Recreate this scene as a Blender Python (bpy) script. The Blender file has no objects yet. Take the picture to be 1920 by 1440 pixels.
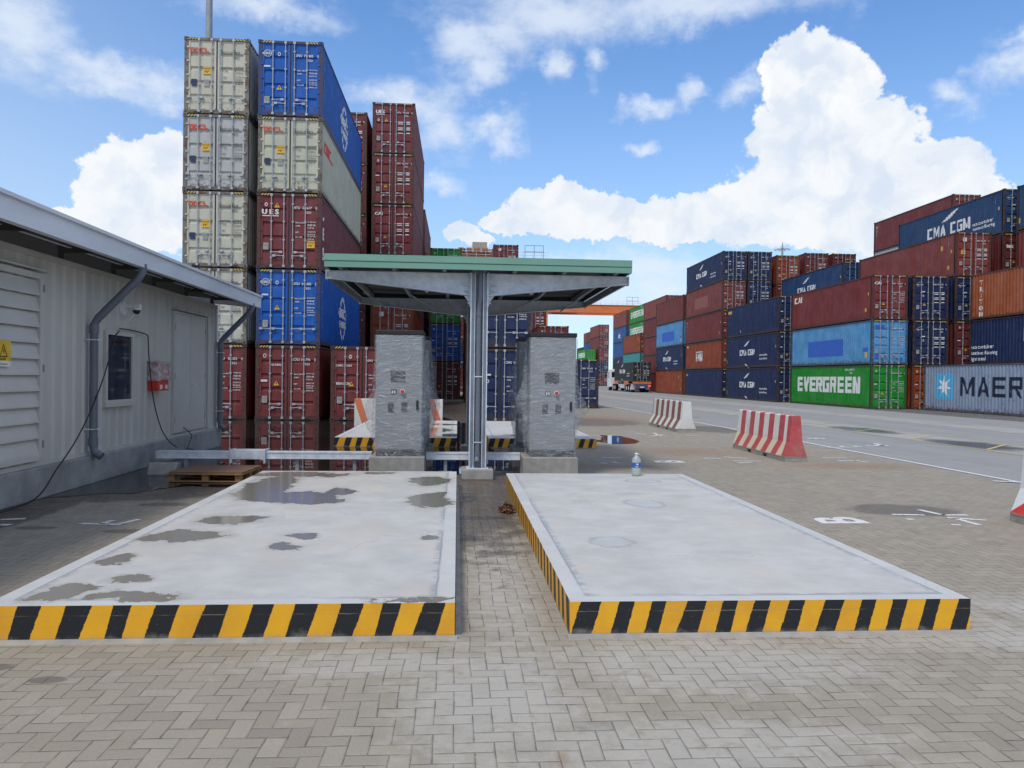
import bpy, bmesh, math, random
from mathutils import Vector, Matrix, noise as mnoise
R = math.radians
sc = bpy.context.scene
col = sc.collection
# ---------------------------------------------------------------- camera
CH = 1.75; FP = 1450.0
psi = math.atan(102/FP); th = math.atan(12/FP); ro = R(.72)
cf = Vector((math.sin(psi)*math.cos(th), math.cos(psi)*math.cos(th), -math.sin(th)))
r0 = Vector((math.cos(psi), -math.sin(psi), 0)); u0 = r0.cross(cf)
cr = r0*math.cos(ro) + u0*math.sin(ro); cu = u0*math.cos(ro) - r0*math.sin(ro)
cd = bpy.data.cameras.new('camera'); cam = bpy.data.objects.new('camera', cd); col.objects.link(cam)
m3 = Matrix((cr, cu, -cf)).transposed()
cam.matrix_world = Matrix.Translation((0, 0, CH)) @ m3.to_4x4()
cd.sensor_width = 36; cd.lens = 36*FP/1920; cd.clip_start = .1; cd.clip_end = 6000
sc.camera = cam
sc.render.resolution_x = 1024; sc.render.resolution_y = 768
sc.view_settings.view_transform = 'Standard'; sc.view_settings.look = 'None'
sc.view_settings.gamma = 1; sc.view_settings.use_curve_mapping = False
sc.view_settings.exposure = EXPO = 0.0
def gz(px, py, z=0.0):
    d = cf + cr*((px-960)/FP) - cu*((py-720)/FP); t = (z-CH)/d.z
    return Vector((d.x*t, d.y*t, z))
def gy(px, py, Y):
    d = cf + cr*((px-960)/FP) - cu*((py-720)/FP); t = Y/d.y
    return Vector((d.x*t, Y, CH+d.z*t))
# ---------------------------------------------------------------- node helper
class V:
    def __init__(s, g, k): s.g = g; s.k = k
    def _m(s, op, b=None, c=None): return s.g.math(op, s, b, c)
    def __add__(s, b): return s._m('ADD', b)
    def __radd__(s, b): return s._m('ADD', b)
    def __sub__(s, b): return s._m('SUBTRACT', b)
    def __rsub__(s, b): return s.g.math('SUBTRACT', b, s)
    def __mul__(s, b): return s._m('MULTIPLY', b)
    def __rmul__(s, b): return s._m('MULTIPLY', b)
    def __truediv__(s, b): return s._m('DIVIDE', b)
    def mod(s, b): return s._m('FLOORED_MODULO', b)
    def fl(s): return s._m('FLOOR')
    def fr(s): return s._m('FRACT')
    def ab(s): return s._m('ABSOLUTE')
    def lt(s, b): return s._m('LESS_THAN', b)
    def gt(s, b): return s._m('GREATER_THAN', b)
    def mn(s, b): return s._m('MINIMUM', b)
    def mx(s, b): return s._m('MAXIMUM', b)
    def eq(s, b): return s._m('COMPARE', b, .1)
class G:
    def __init__(s, nt): s.nt = nt; s.N = nt.nodes; s.L = nt.links
    def put(s, sock, v):
        if isinstance(v, V): s.L.new(v.k, sock)
        elif v is not None:
            if isinstance(v, (tuple, list)) and len(v) == 3 and sock.type == 'RGBA': v = (*v, 1)
            sock.default_value = v
    def math(s, op, a, b=None, c=None):
        n = s.N.new('ShaderNodeMath'); n.operation = op
        for i, v in enumerate((a, b, c)): s.put(n.inputs[i], v)
        return V(s, n.outputs[0])
    def vec(s, op, a, b=None, c=None, out=0):
        n = s.N.new('ShaderNodeVectorMath'); n.operation = op
        for i, v in enumerate((a, b, c)):
            if v is not None: s.put(n.inputs[i], v)
        return V(s, n.outputs[out])
    def pos(s): return V(s, s.N.new('ShaderNodeNewGeometry').outputs['Position'])
    def obj(s): return V(s, s.N.new('ShaderNodeTexCoord').outputs['Object'])
    def sep(s, v):
        n = s.N.new('ShaderNodeSeparateXYZ'); s.put(n.inputs[0], v); return [V(s, o) for o in n.outputs]
    def comb(s, x=0, y=0, z=0):
        n = s.N.new('ShaderNodeCombineXYZ')
        for i, v in enumerate((x, y, z)): s.put(n.inputs[i], v)
        return V(s, n.outputs[0])
    def noise(s, v, scale=1, detail=4, rough=.5, dist=0, col=False):
        n = s.N.new('ShaderNodeTexNoise'); s.put(n.inputs['Vector'], v)
        n.inputs['Scale'].default_value = scale; n.inputs['Detail'].default_value = detail
        n.inputs['Roughness'].default_value = rough; n.inputs['Distortion'].default_value = dist
        return V(s, n.outputs['Color' if col else 'Fac'])
    def wn(s, v):
        n = s.N.new('ShaderNodeTexWhiteNoise'); n.noise_dimensions = '3D'; s.put(n.inputs['Vector'], v); return V(s, n.outputs['Value'])
    def vor(s, v, scale, out='Distance', feat='F1', smooth=None):
        n = s.N.new('ShaderNodeTexVoronoi'); n.feature = feat; s.put(n.inputs['Vector'], v); n.inputs['Scale'].default_value = scale
        if smooth is not None: n.inputs['Smoothness'].default_value = smooth
        return V(s, n.outputs[out])
    def ss(s, v, a, b, lo=0., hi=1.):
        n = s.N.new('ShaderNodeMapRange'); n.interpolation_type = 'SMOOTHSTEP'; s.put(n.inputs[0], v)
        if a > b: a, b, lo, hi = b, a, hi, lo
        for i, q in ((1, a), (2, b), (3, lo), (4, hi)): n.inputs[i].default_value = q
        return V(s, n.outputs[0])
    def mix(s, f, a, b, mode='MIX'):
        n = s.N.new('ShaderNodeMix'); n.data_type = 'RGBA'; n.blend_type = mode
        s.put(n.inputs[0], f); s.put(n.inputs[6], a); s.put(n.inputs[7], b); return V(s, n.outputs[2])
    def info(s, out): return V(s, s.N.new('ShaderNodeObjectInfo').outputs[out])
    def bump(s, h, strength=.5, dist=.01):
        n = s.N.new('ShaderNodeBump'); n.inputs['Strength'].default_value = strength; n.inputs['Distance'].default_value = dist
        s.put(n.inputs['Height'], h); return V(s, n.outputs[0])
def newmat(name):
    m = bpy.data.materials.new(name); m.use_nodes = True
    g = G(m.node_tree); b = g.N['Principled BSDF']
    return m, g, b
def setp(g, b, **k):
    names = dict(color='Base Color', rough='Roughness', metal='Metallic', normal='Normal', spec='Specular IOR Level', ior='IOR', alpha='Alpha', emis='Emission Color', es='Emission Strength', coat='Coat Weight', trans='Transmission Weight')
    for n, v in k.items(): g.put(b.inputs[names[n]], v)
# ---------------------------------------------------------------- sky and sun
SUN_EL, SUN_AZ = R(58), R(215)        # azimuth clockwise from +Y: behind the camera, to its left
w = bpy.data.worlds.new('World'); sc.world = w; w.use_nodes = True
g = G(w.node_tree); g.N.clear()
sky = g.N.new('ShaderNodeTexSky'); sky.sky_type = 'NISHITA'; sky.sun_disc = False
sky.sun_elevation = SUN_EL; sky.sun_rotation = SUN_AZ; sky.air_density = 1.0; sky.dust_density = .25; sky.ozone_density = 2.0
dirv = V(g, g.N.new('ShaderNodeTexCoord').outputs['Generated'])
dx, dy, dz = g.sep(dirv)
az = g.math('ARCTAN2', dx, dy); el = g.math('ARCSINE', dz)
def azel(px, py):
    d = (cf + cr*((px-960)/FP) - cu*((py-720)/FP)).normalized()
    return math.atan2(d.x, d.y), math.asin(d.z)
sp = g.comb(az, el, 0)
warp = g.noise(dirv, 9, 6, .6, 0, True)
warp2 = g.noise(dirv, 38, 5, .6, 0, True)
spw = g.vec('ADD', sp, g.vec('MULTIPLY', g.vec('SUBTRACT', warp, (.5, .5, .5)), (.10, .085, 0)))
spw = g.vec('ADD', spw, g.vec('MULTIPLY', g.vec('SUBTRACT', warp2, (.5, .5, .5)), (.034, .034, 0)))
def field(lst, coord):
    acc = None
    for (px, py, rx, ry) in lst:
        a, e = azel(px, py); a2, _ = azel(px+rx, py); _, e2 = azel(px, py-ry)
        ix, iy = 1/abs(a2-a), 1/abs(e2-e)
        n = g.vec('LENGTH', g.vec('MULTIPLY_ADD', coord, (ix, iy, 0), (-a*ix, -e*iy, 0)), out=1)
        acc = n if acc is None else g.math('SMOOTH_MIN', acc, n, .25)
    return acc
CUM = [(1535, 175, 110, 105), (1480, 165, 60, 60), (1500, 260, 110, 75), (1620, 270, 120, 85), (1700, 330, 150, 80), (1560, 360, 200, 85), (1800, 370, 110, 55), (1450, 400, 190, 65), (1640, 420, 260, 45), (1300, 400, 110, 42), (1180, 410, 100, 34),
       (1050, 390, 90, 50), (970, 415, 70, 28), (1120, 400, 60, 40), (240, 350, 95, 85), (170, 410, 85, 45), (320, 310, 60, 70), (300, 430, 150, 60), (870, 445, 40, 27), (910, 460, 40, 18), (1260, 430, 160, 24)]
WISP = [(1050, 15, 200, 62), (1300, 10, 260, 45), (940, 60, 60, 60), (870, 95, 60, 52), (900, 140, 38, 34), (770, 195, 90, 40), (830, 235, 45, 55), (930, 225, 55, 24), (960, 260, 30, 22), (200, 135, 130, 34), (290, 150, 90, 30), (15, 60, 90, 85), (500, 8, 110, 30),
        (1218, 200, 42, 17), (1290, 168, 22, 22), (1115, 115, 18, 38), (1040, 115, 22, 30), (1795, 186, 42, 22), (1885, 120, 46, 34), (1905, 62, 46, 18), (1200, 505, 90, 40), (1120, 570, 160, 40), (1230, 540, 90, 26), (1600, 466, 55, 16), (1090, 480, 60, 16), (1210, 275, 28, 12), (1390, 165, 40, 22), (700, 190, 40, 25), (820, 350, 40, 20), (60, 480, 120, 30)]
cum = field(CUM, spw); wis = field(WISP, spw)
fine = g.noise(dirv, 60, 6, .58)
mc = g.ss(cum + (fine-.5)*.28, 1.06, .95)
mw = g.ss(wis + (fine-.5)*.5 + (g.noise(g.vec('MULTIPLY', dirv, (1, 1, 2.2)), 16, 7, .62)-.5)*2.3, 1.75, -.15)*.80
# clouds elsewhere in the sky, out of the picture, so that the light comes from a half clouded sky
gen = g.ss(g.noise(g.vec('MULTIPLY', dirv, (1, 1, 2.0)), 3.2, 8, .58), .44, .56)
off = g.ss(g.math('ABSOLUTE', az), .75, 1.0)
up = g.ss(el, .55, .75)
mg = gen*off.mx(up)*.9
# relief of the clouds: light tops, blue-grey undersides
rel = g.noise(g.vec('ADD', spw, (0, 0, .3)), 13, 5, .55)
rel2 = g.noise(g.vec('ADD', spw, (0, .03, .3)), 30, 4, .5)
depth = g.ss(cum, .95, .1)
shade = g.ss(rel*.65+rel2*.35, .36, .62)
ccol = g.mix(shade, (.70, .79, .93), (.98, .99, 1.0))
low = g.ss(el, R(21), R(10))
ccol = g.mix(low*.25, ccol, (.76, .84, .94))
wcol = (.80, .88, .99)
skyc = g.vec('MULTIPLY', V(g, sky.outputs[0]), (.120, .160, .198))
# thin veil near the horizon
veil = g.ss(el, R(26), R(0))*.5 + g.ss(az, R(-5), R(-40))*.25
base = g.mix(veil, skyc, (.60, .71, .85))
base = g.mix(mw, base, wcol); base = g.mix(mg, base, (.90, .90, .89)); fin = g.mix(mc, base, ccol)
# ground half of the world
fin = g.mix(g.ss(el, .0, -.02), fin, (.20, .20, .20))
bg = g.N.new('ShaderNodeBackground'); g.put(bg.inputs[0], fin); bg.inputs[1].default_value = 1.0
wo = g.N.new('ShaderNodeOutputWorld'); g.L.new(bg.outputs[0], wo.inputs[0])
sl = bpy.data.lights.new('sun', 'SUN'); sl.energy = 2.3; sl.angle = R(12); sl.color = (1, .94, .85)
so = bpy.data.objects.new('sun', sl); col.objects.link(so)
sd = Vector((math.sin(SUN_AZ)*math.cos(SUN_EL), math.cos(SUN_AZ)*math.cos(SUN_EL), math.sin(SUN_EL)))
so.rotation_euler = (-sd).to_track_quat('-Z', 'Y').to_euler()
# ---------------------------------------------------------------- object helpers
def tag(o, label=None, cat=None, group=None, kind=None, category=None):
    cat = cat or category
    if label: o['label'] = label
    if cat: o['category'] = cat
    if group: o['group'] = group
    if kind: o['kind'] = kind
    return o
def empty(name, loc=(0, 0, 0), rz=0, label=None, cat=None, group=None):
    o = bpy.data.objects.new(name, None); o.location = loc; o.rotation_euler = (0, 0, rz); col.objects.link(o)
    o.empty_display_size = .1
    return tag(o, label, cat, group)
class MB:
    """collects polygons for one mesh"""
    def __init__(s): s.v = []; s.f = []; s.mi = []; s.sm = []
    def add(s, vs, fs, mi=0, smooth=False):
        b = len(s.v); s.v += [tuple(v) for v in vs]
        s.f += [tuple(b+i for i in f) for f in fs]; s.mi += [mi]*len(fs); s.sm += [smooth]*len(fs); return s
    def box(s, x0, x1, y0, y1, z0, z1, mi=0):
        v = [(x, y, z) for z in (z0, z1) for y in (y0, y1) for x in (x0, x1)]
        return s.add(v, [(0, 2, 3, 1), (4, 5, 7, 6), (0, 1, 5, 4), (2, 6, 7, 3), (0, 4, 6, 2), (1, 3, 7, 5)], mi)
    def prism(s, poly, axis, a, b, mi=0):
        """poly: 2D points; axis 0,1,2 extruded a..b"""
        n = len(poly)
        def P(p, t): return {0: (t, p[0], p[1]), 1: (p[0], t, p[1]), 2: (p[0], p[1], t)}[axis]
        v = [P(p, a) for p in poly] + [P(p, b) for p in poly]
        f = [tuple(range(n)), tuple(range(2*n-1, n-1, -1))] + [(i, i+n, (i+1) % n+n, (i+1) % n) for i in range(n)]
        return s.add(v, f, mi)
    def tube(s, pts, r, n=10, mi=0, cap=True):
        pts = [Vector(p) for p in pts]; rr = r if isinstance(r, (list, tuple)) else [r]*len(pts)
        v = []; up0 = None
        for i, p in enumerate(pts):
            d = (pts[min(i+1, len(pts)-1)]-pts[max(i-1, 0)]).normalized()
            if up0 is None: up0 = Vector((0, 0, 1)) if abs(d.z) < .9 else Vector((1, 0, 0))
            a = d.cross(up0).normalized(); b = a.cross(d).normalized(); up0 = b
            v += [p + (a*math.cos(2*math.pi*k/n) + b*math.sin(2*math.pi*k/n))*rr[i] for k in range(n)]
        f = [(i*n+k, i*n+(k+1) % n, (i+1)*n+(k+1) % n, (i+1)*n+k) for i in range(len(pts)-1) for k in range(n)]
        s.add(v, f, mi, True)
        if cap: s.add(v[:n], [tuple(range(n-1, -1, -1))], mi); s.add(v[-n:], [tuple(range(n))], mi)
        return s
    def quad(s, a, b, c, d, mi=0): return s.add([a, b, c, d], [(0, 1, 2, 3)], mi)
    def mesh(s, name):
        me = bpy.data.meshes.new(name); me.from_pydata(s.v, [], s.f)
        me.polygons.foreach_set('material_index', s.mi); me.polygons.foreach_set('use_smooth', s.sm); me.update(); return me
    def build(s, name, mats, parent=None, bevel=0, fixn=False, **k):
        me = s.mesh(name)
        if fixn:
            bm = bmesh.new(); bm.from_mesh(me); bmesh.ops.recalc_face_normals(bm, faces=bm.faces); bm.to_mesh(me); bm.free()
        return link(name, me, mats, parent, bevel, **k)
def link(name, me, mats=None, parent=None, bevel=0, color=None, **k):
    if mats is not None and not me.materials:
        for m in (mats if isinstance(mats, (list, tuple)) else [mats]): me.materials.append(m)
    o = bpy.data.objects.new(name, me); col.objects.link(o)
    if parent: o.parent = parent
    if color: o.color = (*color, 1)
    if bevel:
        b = o.modifiers.new('bevel', 'BEVEL'); b.width = bevel; b.segments = 2; b.limit_method = 'ANGLE'; b.angle_limit = R(40)
    return tag(o, **k)
# ---------------------------------------------------------------- text as mesh
_tc = {}
def text2d(s, size, bold=0., sx=1., spacing=1., align='LEFT', res=2):
    key = (s, size, bold, sx, spacing, align, res)
    if key in _tc: return _tc[key]
    c = bpy.data.curves.new('t', 'FONT'); c.body = s; c.size = size; c.offset = bold*size; c.resolution_u = res
    c.space_character = spacing; c.align_x = align; c.space_line = .95
    o = bpy.data.objects.new('t', c)
    me = bpy.data.meshes.new_from_object(o)
    V2 = [(v.co.x*sx, v.co.y) for v in me.vertices]; F2 = [tuple(p.vertices) for p in me.polygons]
    bpy.data.objects.remove(o); bpy.data.curves.remove(c); bpy.data.meshes.remove(me)
    _tc[key] = (V2, F2); return _tc[key]
def put2d(mb, vf, fn, mi=0):
    mb.add([fn(x, y) for x, y in vf[0]], vf[1], mi)
def shape(pts): return (pts, [tuple(range(len(pts)))])
def rect(x0, y0, x1, y1): return shape([(x0, y0), (x1, y0), (x1, y1), (x0, y1)])
def ring(cx, cy, ro_, ri, n=20, ax=1.):
    v = [(cx+ax*r_*math.cos(2*math.pi*i/n), cy+r_*math.sin(2*math.pi*i/n)) for r_ in (ri, ro_) for i in range(n)]
    return (v, [(i, (i+1) % n, n+(i+1) % n, n+i) for i in range(n)])
# ---------------------------------------------------------------- materials
def simple(name, c, rough=.6, metal=0, nscale=6, var=.18, bump=0., stretch=(1, 1, 1), spec=.5, rust=0):
    m, g, b = newmat(name); p = g.vec('MULTIPLY', g.obj(), stretch)
    n = g.noise(p, nscale, 6, .6); n2 = g.noise(p, nscale*.22, 3, .5)
    f = (n*.6+n2*.4)
    cc = g.mix(g.ss(f, .3, .7), tuple(x*(1-var) for x in c), tuple(min(1, x*(1+var)) for x in c))
    if rust: cc = g.mix(g.ss(g.noise(p, nscale*.5, 8, .68), .66-rust*.1, .72)*.8, cc, (.16, .065, .025))
    setp(g, b, color=cc, rough=g.ss(n, .2, .8, max(0, rough-.08), min(1, rough+.1)), metal=metal, spec=spec)
    if bump: setp(g, b, normal=g.bump(n, bump, .01))
    return m
M = {}
M['galv'] = simple('galvanised_steel', (.60, .65, .71), .5, .12, 9, .2, .05)
M['galv_dark'] = simple('weathered_steel', (.28, .31, .34), .55, .3, 9, .2)
M['pvc'] = simple('grey_pvc', (.13, .15, .19), .4, 0, 5, .12)
M['green_metal'] = simple('green_coated_sheet', (.17, .34, .265), .38, 0, 3, .1, 0, (.4, 1, 3))
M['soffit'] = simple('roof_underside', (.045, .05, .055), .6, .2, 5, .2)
M['concrete'] = simple('rough_concrete', (.30, .29, .27), .85, 0, 7, .22, .25)
M['plinthc'] = simple('weathered_plinth_concrete', (.27, .28, .28), .85, 0, 3, .3, .25)
M['hut'] = simple('hut_paint', (.50, .495, .465), .5, 0, 2.2, .09, 0, (1, 1, .35))
M['hutdoor'] = simple('hut_door_paint', (.52, .515, .485), .5, 0, 2.5, .08)
M['roofm'] = simple('pale_roof_metal', (.62, .66, .72), .42, .05, 3, .12, 0, (1, .3, 1))
M['eave_shade'] = simple('painted_eave_shade', (.035, .032, .03), .8)  # near-black that paints the shade under the hut eave
M['black'] = simple('black_plastic', (.012, .012, .014), .45)
M['rubber'] = simple('rubber', (.015, .015, .016), .85)
M['white'] = simple('white_paint', (.72, .73, .72), .5, 0, 4, .08)
M['red'] = simple('red_paint', (.55, .035, .025), .4)
M['yellow'] = simple('yellow_paint', (.75, .50, .03), .5)
M['orange'] = simple('crane_orange', (.62, .17, .045), .55, 0, 2, .15)
M['navy'] = simple('navy_plastic', (.02, .03, .09), .4)
M['rod'] = simple('rod_grey', (.42, .44, .46), .45, .3, 3, .15)
M['glass'] = simple('dark_window_glass', (.012, .018, .03), .03, 0, 2, .1, 0, (1, 1, 1), .9)
M['ply'] = simple('brown_plywood', (.20, .105, .06), .6, 0, 4, .25)
M['wood'] = simple('pallet_wood', (.36, .20, .08), .8, 0, 5, .35, .2, (.3, 1, 4))
M['cabinet'] = simple('cabinet_grey', (.225, .24, .25), .5, 0, 3, .08)
M['leaf'] = simple('dry_debris', (.16, .075, .04), .9, 0, 30, .5, .6)
# colour taken from the object
def objcol(name, rough=.5, worn=True, spec=.4):
    m, g, b = newmat(name); o = g.obj(); rnd = g.info('Random'); c = g.info('Color')
    p = g.vec('ADD', o, g.comb(rnd*37, rnd*91, rnd*53))
    if worn:
        x, y, z = g.sep(o)
        n = g.noise(p, 1.1, 5, .6); n2 = g.noise(g.vec('MULTIPLY', p, (5, 5, .5)), 1.4, 5, .65); n3 = g.noise(p, 9, 8, .7)
        hs = g.N.new('ShaderNodeHueSaturation'); g.put(hs.inputs['Color'], c); g.put(hs.inputs['Value'], g.ss(n*.6+n2*.4, .25, .75, .84, 1.14)); g.put(hs.inputs['Saturation'], g.ss(n, .3, .7, 1.10, .98))
        cc = V(g, hs.outputs[0])
        cc = g.mix(g.ss(n2, .52, .78)*.13, cc, (.36, .34, .31))
        edge = g.ss(z, .55, .0)*.5 + .12 + g.ss(rnd, .5, 1)*.10
        cc = g.mix(g.ss(n3*.55+n2*.45+edge*.28, .625, .70)*.75, cc, (.075, .034, .018))
        # scratches
        sc_ = g.noise(g.vec('MULTIPLY', p, (2, 2, 30)), 2.2, 3, .5)
        cc = g.mix(g.ss(sc_, .70, .74)*g.ss(n, .5, .6)*.35, cc, (.5, .48, .45))
        setp(g, b, color=cc, rough=g.ss(n3, .3, .7, rough-.06, rough+.14), spec=spec)
    else:
        n = g.noise(p, 5, 5, .6)
        setp(g, b, color=g.mix(g.ss(n, .6, .72)*.4, c, (.3, .29, .27)), rough=rough, spec=spec)
    return m
M['cpaint'] = objcol('container_paint'); M['cdecal'] = objcol('marking_paint', .55, False)
# frame: same colour, rustier and darker
m, g, b = newmat('container_frame_paint'); o = g.obj(); rnd = g.info('Random'); p = g.vec('ADD', o, g.comb(rnd*17, rnd*31, rnd*5))
n = g.noise(p, 3.5, 8, .7); setp(g, b, color=g.mix(g.ss(n, .44, .60)*.85, g.mix(.62, g.info('Color'), (.02, .02, .02)), (.09, .040, .022)), rough=.6)
M['cframe'] = m
# hazard stripes on the top rail of high containers
m, g, b = newmat('hazard_marking'); x, y, z = g.sep(g.obj())
setp(g, b, color=g.mix(((x.ab()*1.0+z)/.11).fr().gt(.5), (.012, .012, .012), (.62, .47, .10)), rough=.6); M['hazard'] = m
# plastic film round the chargers; highlight lines painted as pale opaque streaks
m, g, b = newmat('stretch_film'); o = g.obj(); rnd = g.info('Random'); p = g.vec('ADD', o, g.comb(rnd*9, rnd*4, rnd*7))
wv = g.vec('ADD', p, g.vec('MULTIPLY', g.noise(p, 2.6, 3, .5, 0, True), (.05, .05, .22)))
s4 = g.noise(g.vec('MULTIPLY', g.vec('ADD', wv, g.vec('MULTIPLY', g.noise(p, 1.3, 2, .5, 0, True), (0, 0, .8))), (1, 1, 9)), 2.0, 3, .6)
s1 = g.noise(g.vec('MULTIPLY', wv, (1, 1, 26)), 2.6, 7, .68); s2 = g.noise(g.vec('MULTIPLY', wv, (1.3, 1.3, 44)), 3.6, 4, .7)
s3 = g.noise(p, 3, 4, .6)
sheen_streak = g.ss(s1, .53, .60)*.50 + g.ss(s2, .55, .62)*.60
fac = (sheen_streak*.46 + .11 + g.ss(s3, .50, .7)*.07 + g.ss((s4-.5).ab(), .010, .0)*.5).mn(.9)
b.inputs['Base Color'].default_value = (.62, .66, .71, 1); b.inputs['Roughness'].default_value = .16; b.inputs['Specular IOR Level'].default_value = .9
g.put(b.inputs['Normal'], g.bump(s2*.2+s3*.8+s4*2.2, .6, .03))
tr = g.N.new('ShaderNodeBsdfTransparent'); mx = g.N.new('ShaderNodeMixShader'); g.put(mx.inputs[0], fac); g.L.new(tr.outputs[0], mx.inputs[1]); g.L.new(b.outputs[0], mx.inputs[2])
g.L.new(mx.outputs[0], g.N['Material Output'].inputs[0]); M['film'] = m
# barrier: stripes running along the length, broken paint showing concrete
def barrier_mat(name, red, period, slant, phase, lowtint=(.60, .55, .42), endred=True, band=.5):
    m, g, b = newmat(name); x, y, z = g.sep(g.obj()); n = g.noise(g.obj(), 7, 8, .7); n2 = g.noise(g.obj(), 2, 3, .5)
    zz = z-.42; lo = zz.mn(0)                     # stripes lean on the sloped foot
    t = ((y + phase + lo*slant + (n-.5)*.02)/period).fr()
    wht = g.mix(g.ss(z, .55, .35), (.66, .67, .65), lowtint)
    c = g.mix(g.ss(t, band-.02, band+.02), g.mix(g.ss(n, .3, .8), red, tuple(q*1.25+.04 for q in red)), wht)
    if endred:
        e = g.ss((y.ab()-1.5)*1, -.012, -.002)
        c = g.mix((y).lt(-1.455), c, g.mix(g.ss(n, .3, .8), red, tuple(q*1.3+.03 for q in red)))
    c = g.mix(g.ss(n*.7+n2*.3, .60, .68)*.9, c, (.26, .24, .21))
    c = g.mix(g.ss(z+(n-.5)*.10, .13, .09), c, (.23, .21, .18))
    c = g.mix(g.ss(n2, .45, .8)*.25, c, (.3, .26, .2))
    setp(g, b, color=c, rough=.75, normal=g.bump(n, .3, .01)); return m
# window cleaner: none
def blobs(g, x, y, lst, amp=.35, nz=None, nscale=3.5):
    """distance to the nearest of several ellipses, 1 on their rims"""
    if nz is None: nz = g.noise(g.comb(x, y, 0), nscale, 5, .6)
    acc = None; p = g.comb(x, y, 0)
    for (cx, cy, rx, ry) in lst:
        n = g.vec('LENGTH', g.vec('MULTIPLY_ADD', p, (1/rx, 1/ry, 0), (-cx/rx, -cy/ry, 0)), out=1)
        acc = n if acc is None else acc.mn(n)
    return acc + (nz-.5)*amp*2
def pxblob(px, py, hw, hh, z=0.):
    c = gz(px, py, z); e = gz(px+hw, py, z); a = gz(px, py-hh, z); b_ = gz(px, py+hh, z)
    return (c.x, (a.y+b_.y)/2, abs(e.x-c.x), max(.03, abs(a.y-b_.y)/2))
# ---------------------------------------------------------------- ground
m, g, b = newmat('block_paving'); P = g.pos(); X, Y, Z = g.sep(P)
c_ = .10
wob = g.noise(P, .8, 2, .5, 0, True)
wx, wy, wz = g.sep(g.vec('MULTIPLY', g.vec('SUBTRACT', wob, (.5, .5, .5)), (.07, .07, 0)))
x = (X+wx)/c_ + 400; y = (Y+wy)/c_ + 400
i = x.fl(); j = y.fl(); u = x.fr(); v = y.fr(); k = (i-j).mod(4)
k0, k1, k2, k3 = k.eq(0), k.eq(1), k.eq(2), k.eq(3)
big = 9.0
dl = u + k1*big; dr = (1-u) + k0*big; db = v + k2*big; dt = (1-v) + k3*big
d = dl.mn(dr).mn(db.mn(dt))
bi = i - k1; bj = j - k2
wn = g.wn(g.comb(bi, bj, k0.mx(k1))); wn2 = g.wn(g.comb(bi+7, bj+3, k0.mx(k1)+5))
fn = g.noise(P, 55, 4, .7); mn_ = g.noise(P, 3.2, 6, .65); ln = g.noise(P, .45, 5, .6); vn = g.noise(g.vec('ADD', P, (9, 4, 0)), 9, 6, .7)
beige = g.mix(wn, (.288, .253, .198), (.345, .307, .247))
grey = g.mix(wn, (.27, .268, .264), (.32, .318, .310))
road = g.ss(X + (ln-.5)*.5 + 0, 9.55, 9.85)
c0 = g.mix(road, beige, grey)
c0 = g.mix(g.ss(wn2, .93, .99)*.30, c0, (.15, .13, .12))
c0 = g.mix(g.ss(ln, .42, .66)*.35, c0, (.27, .245, .20))
c0 = g.mix(g.ss(mn_, .40, .75)*.30, c0, (.235, .215, .18))
c0 = g.mix(g.ss(fn, .40, .75)*.28, c0, (.17, .16, .145))
# pale cement dust left round the platforms
dust = g.ss(blobs(g, X, Y, [(1.6, 4.7, 1.6, .75), (3.6, 5.1, 2.0, .45), (.35, 7.0, .5, 3.2), (.2, 4.2, .8, 1.3), (-.4, 4.75, 1.2, .35), (3.9, 7, .35, 2.5), (1.2, 3.6, 1.4, .5), (4.6, 5.7, .7, .7)], .9, mn_), 1.25, .15)
dn = g.ss(vn*.6+mn_*.4 + dust*.15, .50, .64)
c0 = g.mix(dust*dn*.36, c0, (.54, .53, .505))
sq = g.noise(g.vec('MULTIPLY', g.vec('ADD', P, (31, 12, 0)), (1, 1.6, 1)), 7, 8, .74); sm = g.noise(g.vec('ADD', P, (3, 77, 0)), 1.1, 4, .6)
c0 = g.mix(g.ss(sq, .56, .66)*g.ss(sm, .47, .60)*.28, c0, (.50, .49, .465))
c0 = g.mix(g.ss(g.noise(g.vec('ADD', P, (55, 3, 0)), 4.5, 5, .66), .66, .72)*.35, c0, (.12, .11, .10))
# stains
st = blobs(g, X, Y, [(-2.75, 4.75, .16, .07), (-2.3, 4.55, .12, .06), (-3.9, 10.6, .35, .16), (-3.6, 8.8, .3, .12), (-4.7, 9.0, .25, .1), (.2, 9.6, .5, .12), (.05, 8.4, .18, .2), (.1, 11.2, .2, .5), (6.1, 10.2, .8, .5), (4.9, 4.7, .6, .22), (9.0, 27.0, 1.2, 2.0), (5, 31, 2.5, 3)], .5, mn_)
c0 = g.mix(g.ss(st, 1.1, .8)*.62, c0, (.085, .075, .068))
rs = blobs(g, X, Y, [(.50, 3.52, .05, .10), (8.3, 15.5, 2.0, .8), (5.5, 18.5, 1.6, 1.4), (3.2, 15.2, 1.2, .5), (6.5, 33, 2.5, 3.5)], .8, mn_)
c0 = g.mix(g.ss(rs, 1.1, .2)*.45, c0, (.27, .15, .075))
# joints
jw = g.ss(X*X*.0+g.noise(P, 6, 4, .6), .3, .7, .004, .036)
jm = g.ss(d-jw, .022, -.004)
jc = g.mix(dust*.8, g.mix(g.ss(vn, .42, .62), (.045, .041, .036), (.17, .16, .145)), (.10, .09, .08))
c0 = g.mix(jm*g.ss(mn_, .3, .6, .45, .80), c0, jc)
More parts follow.
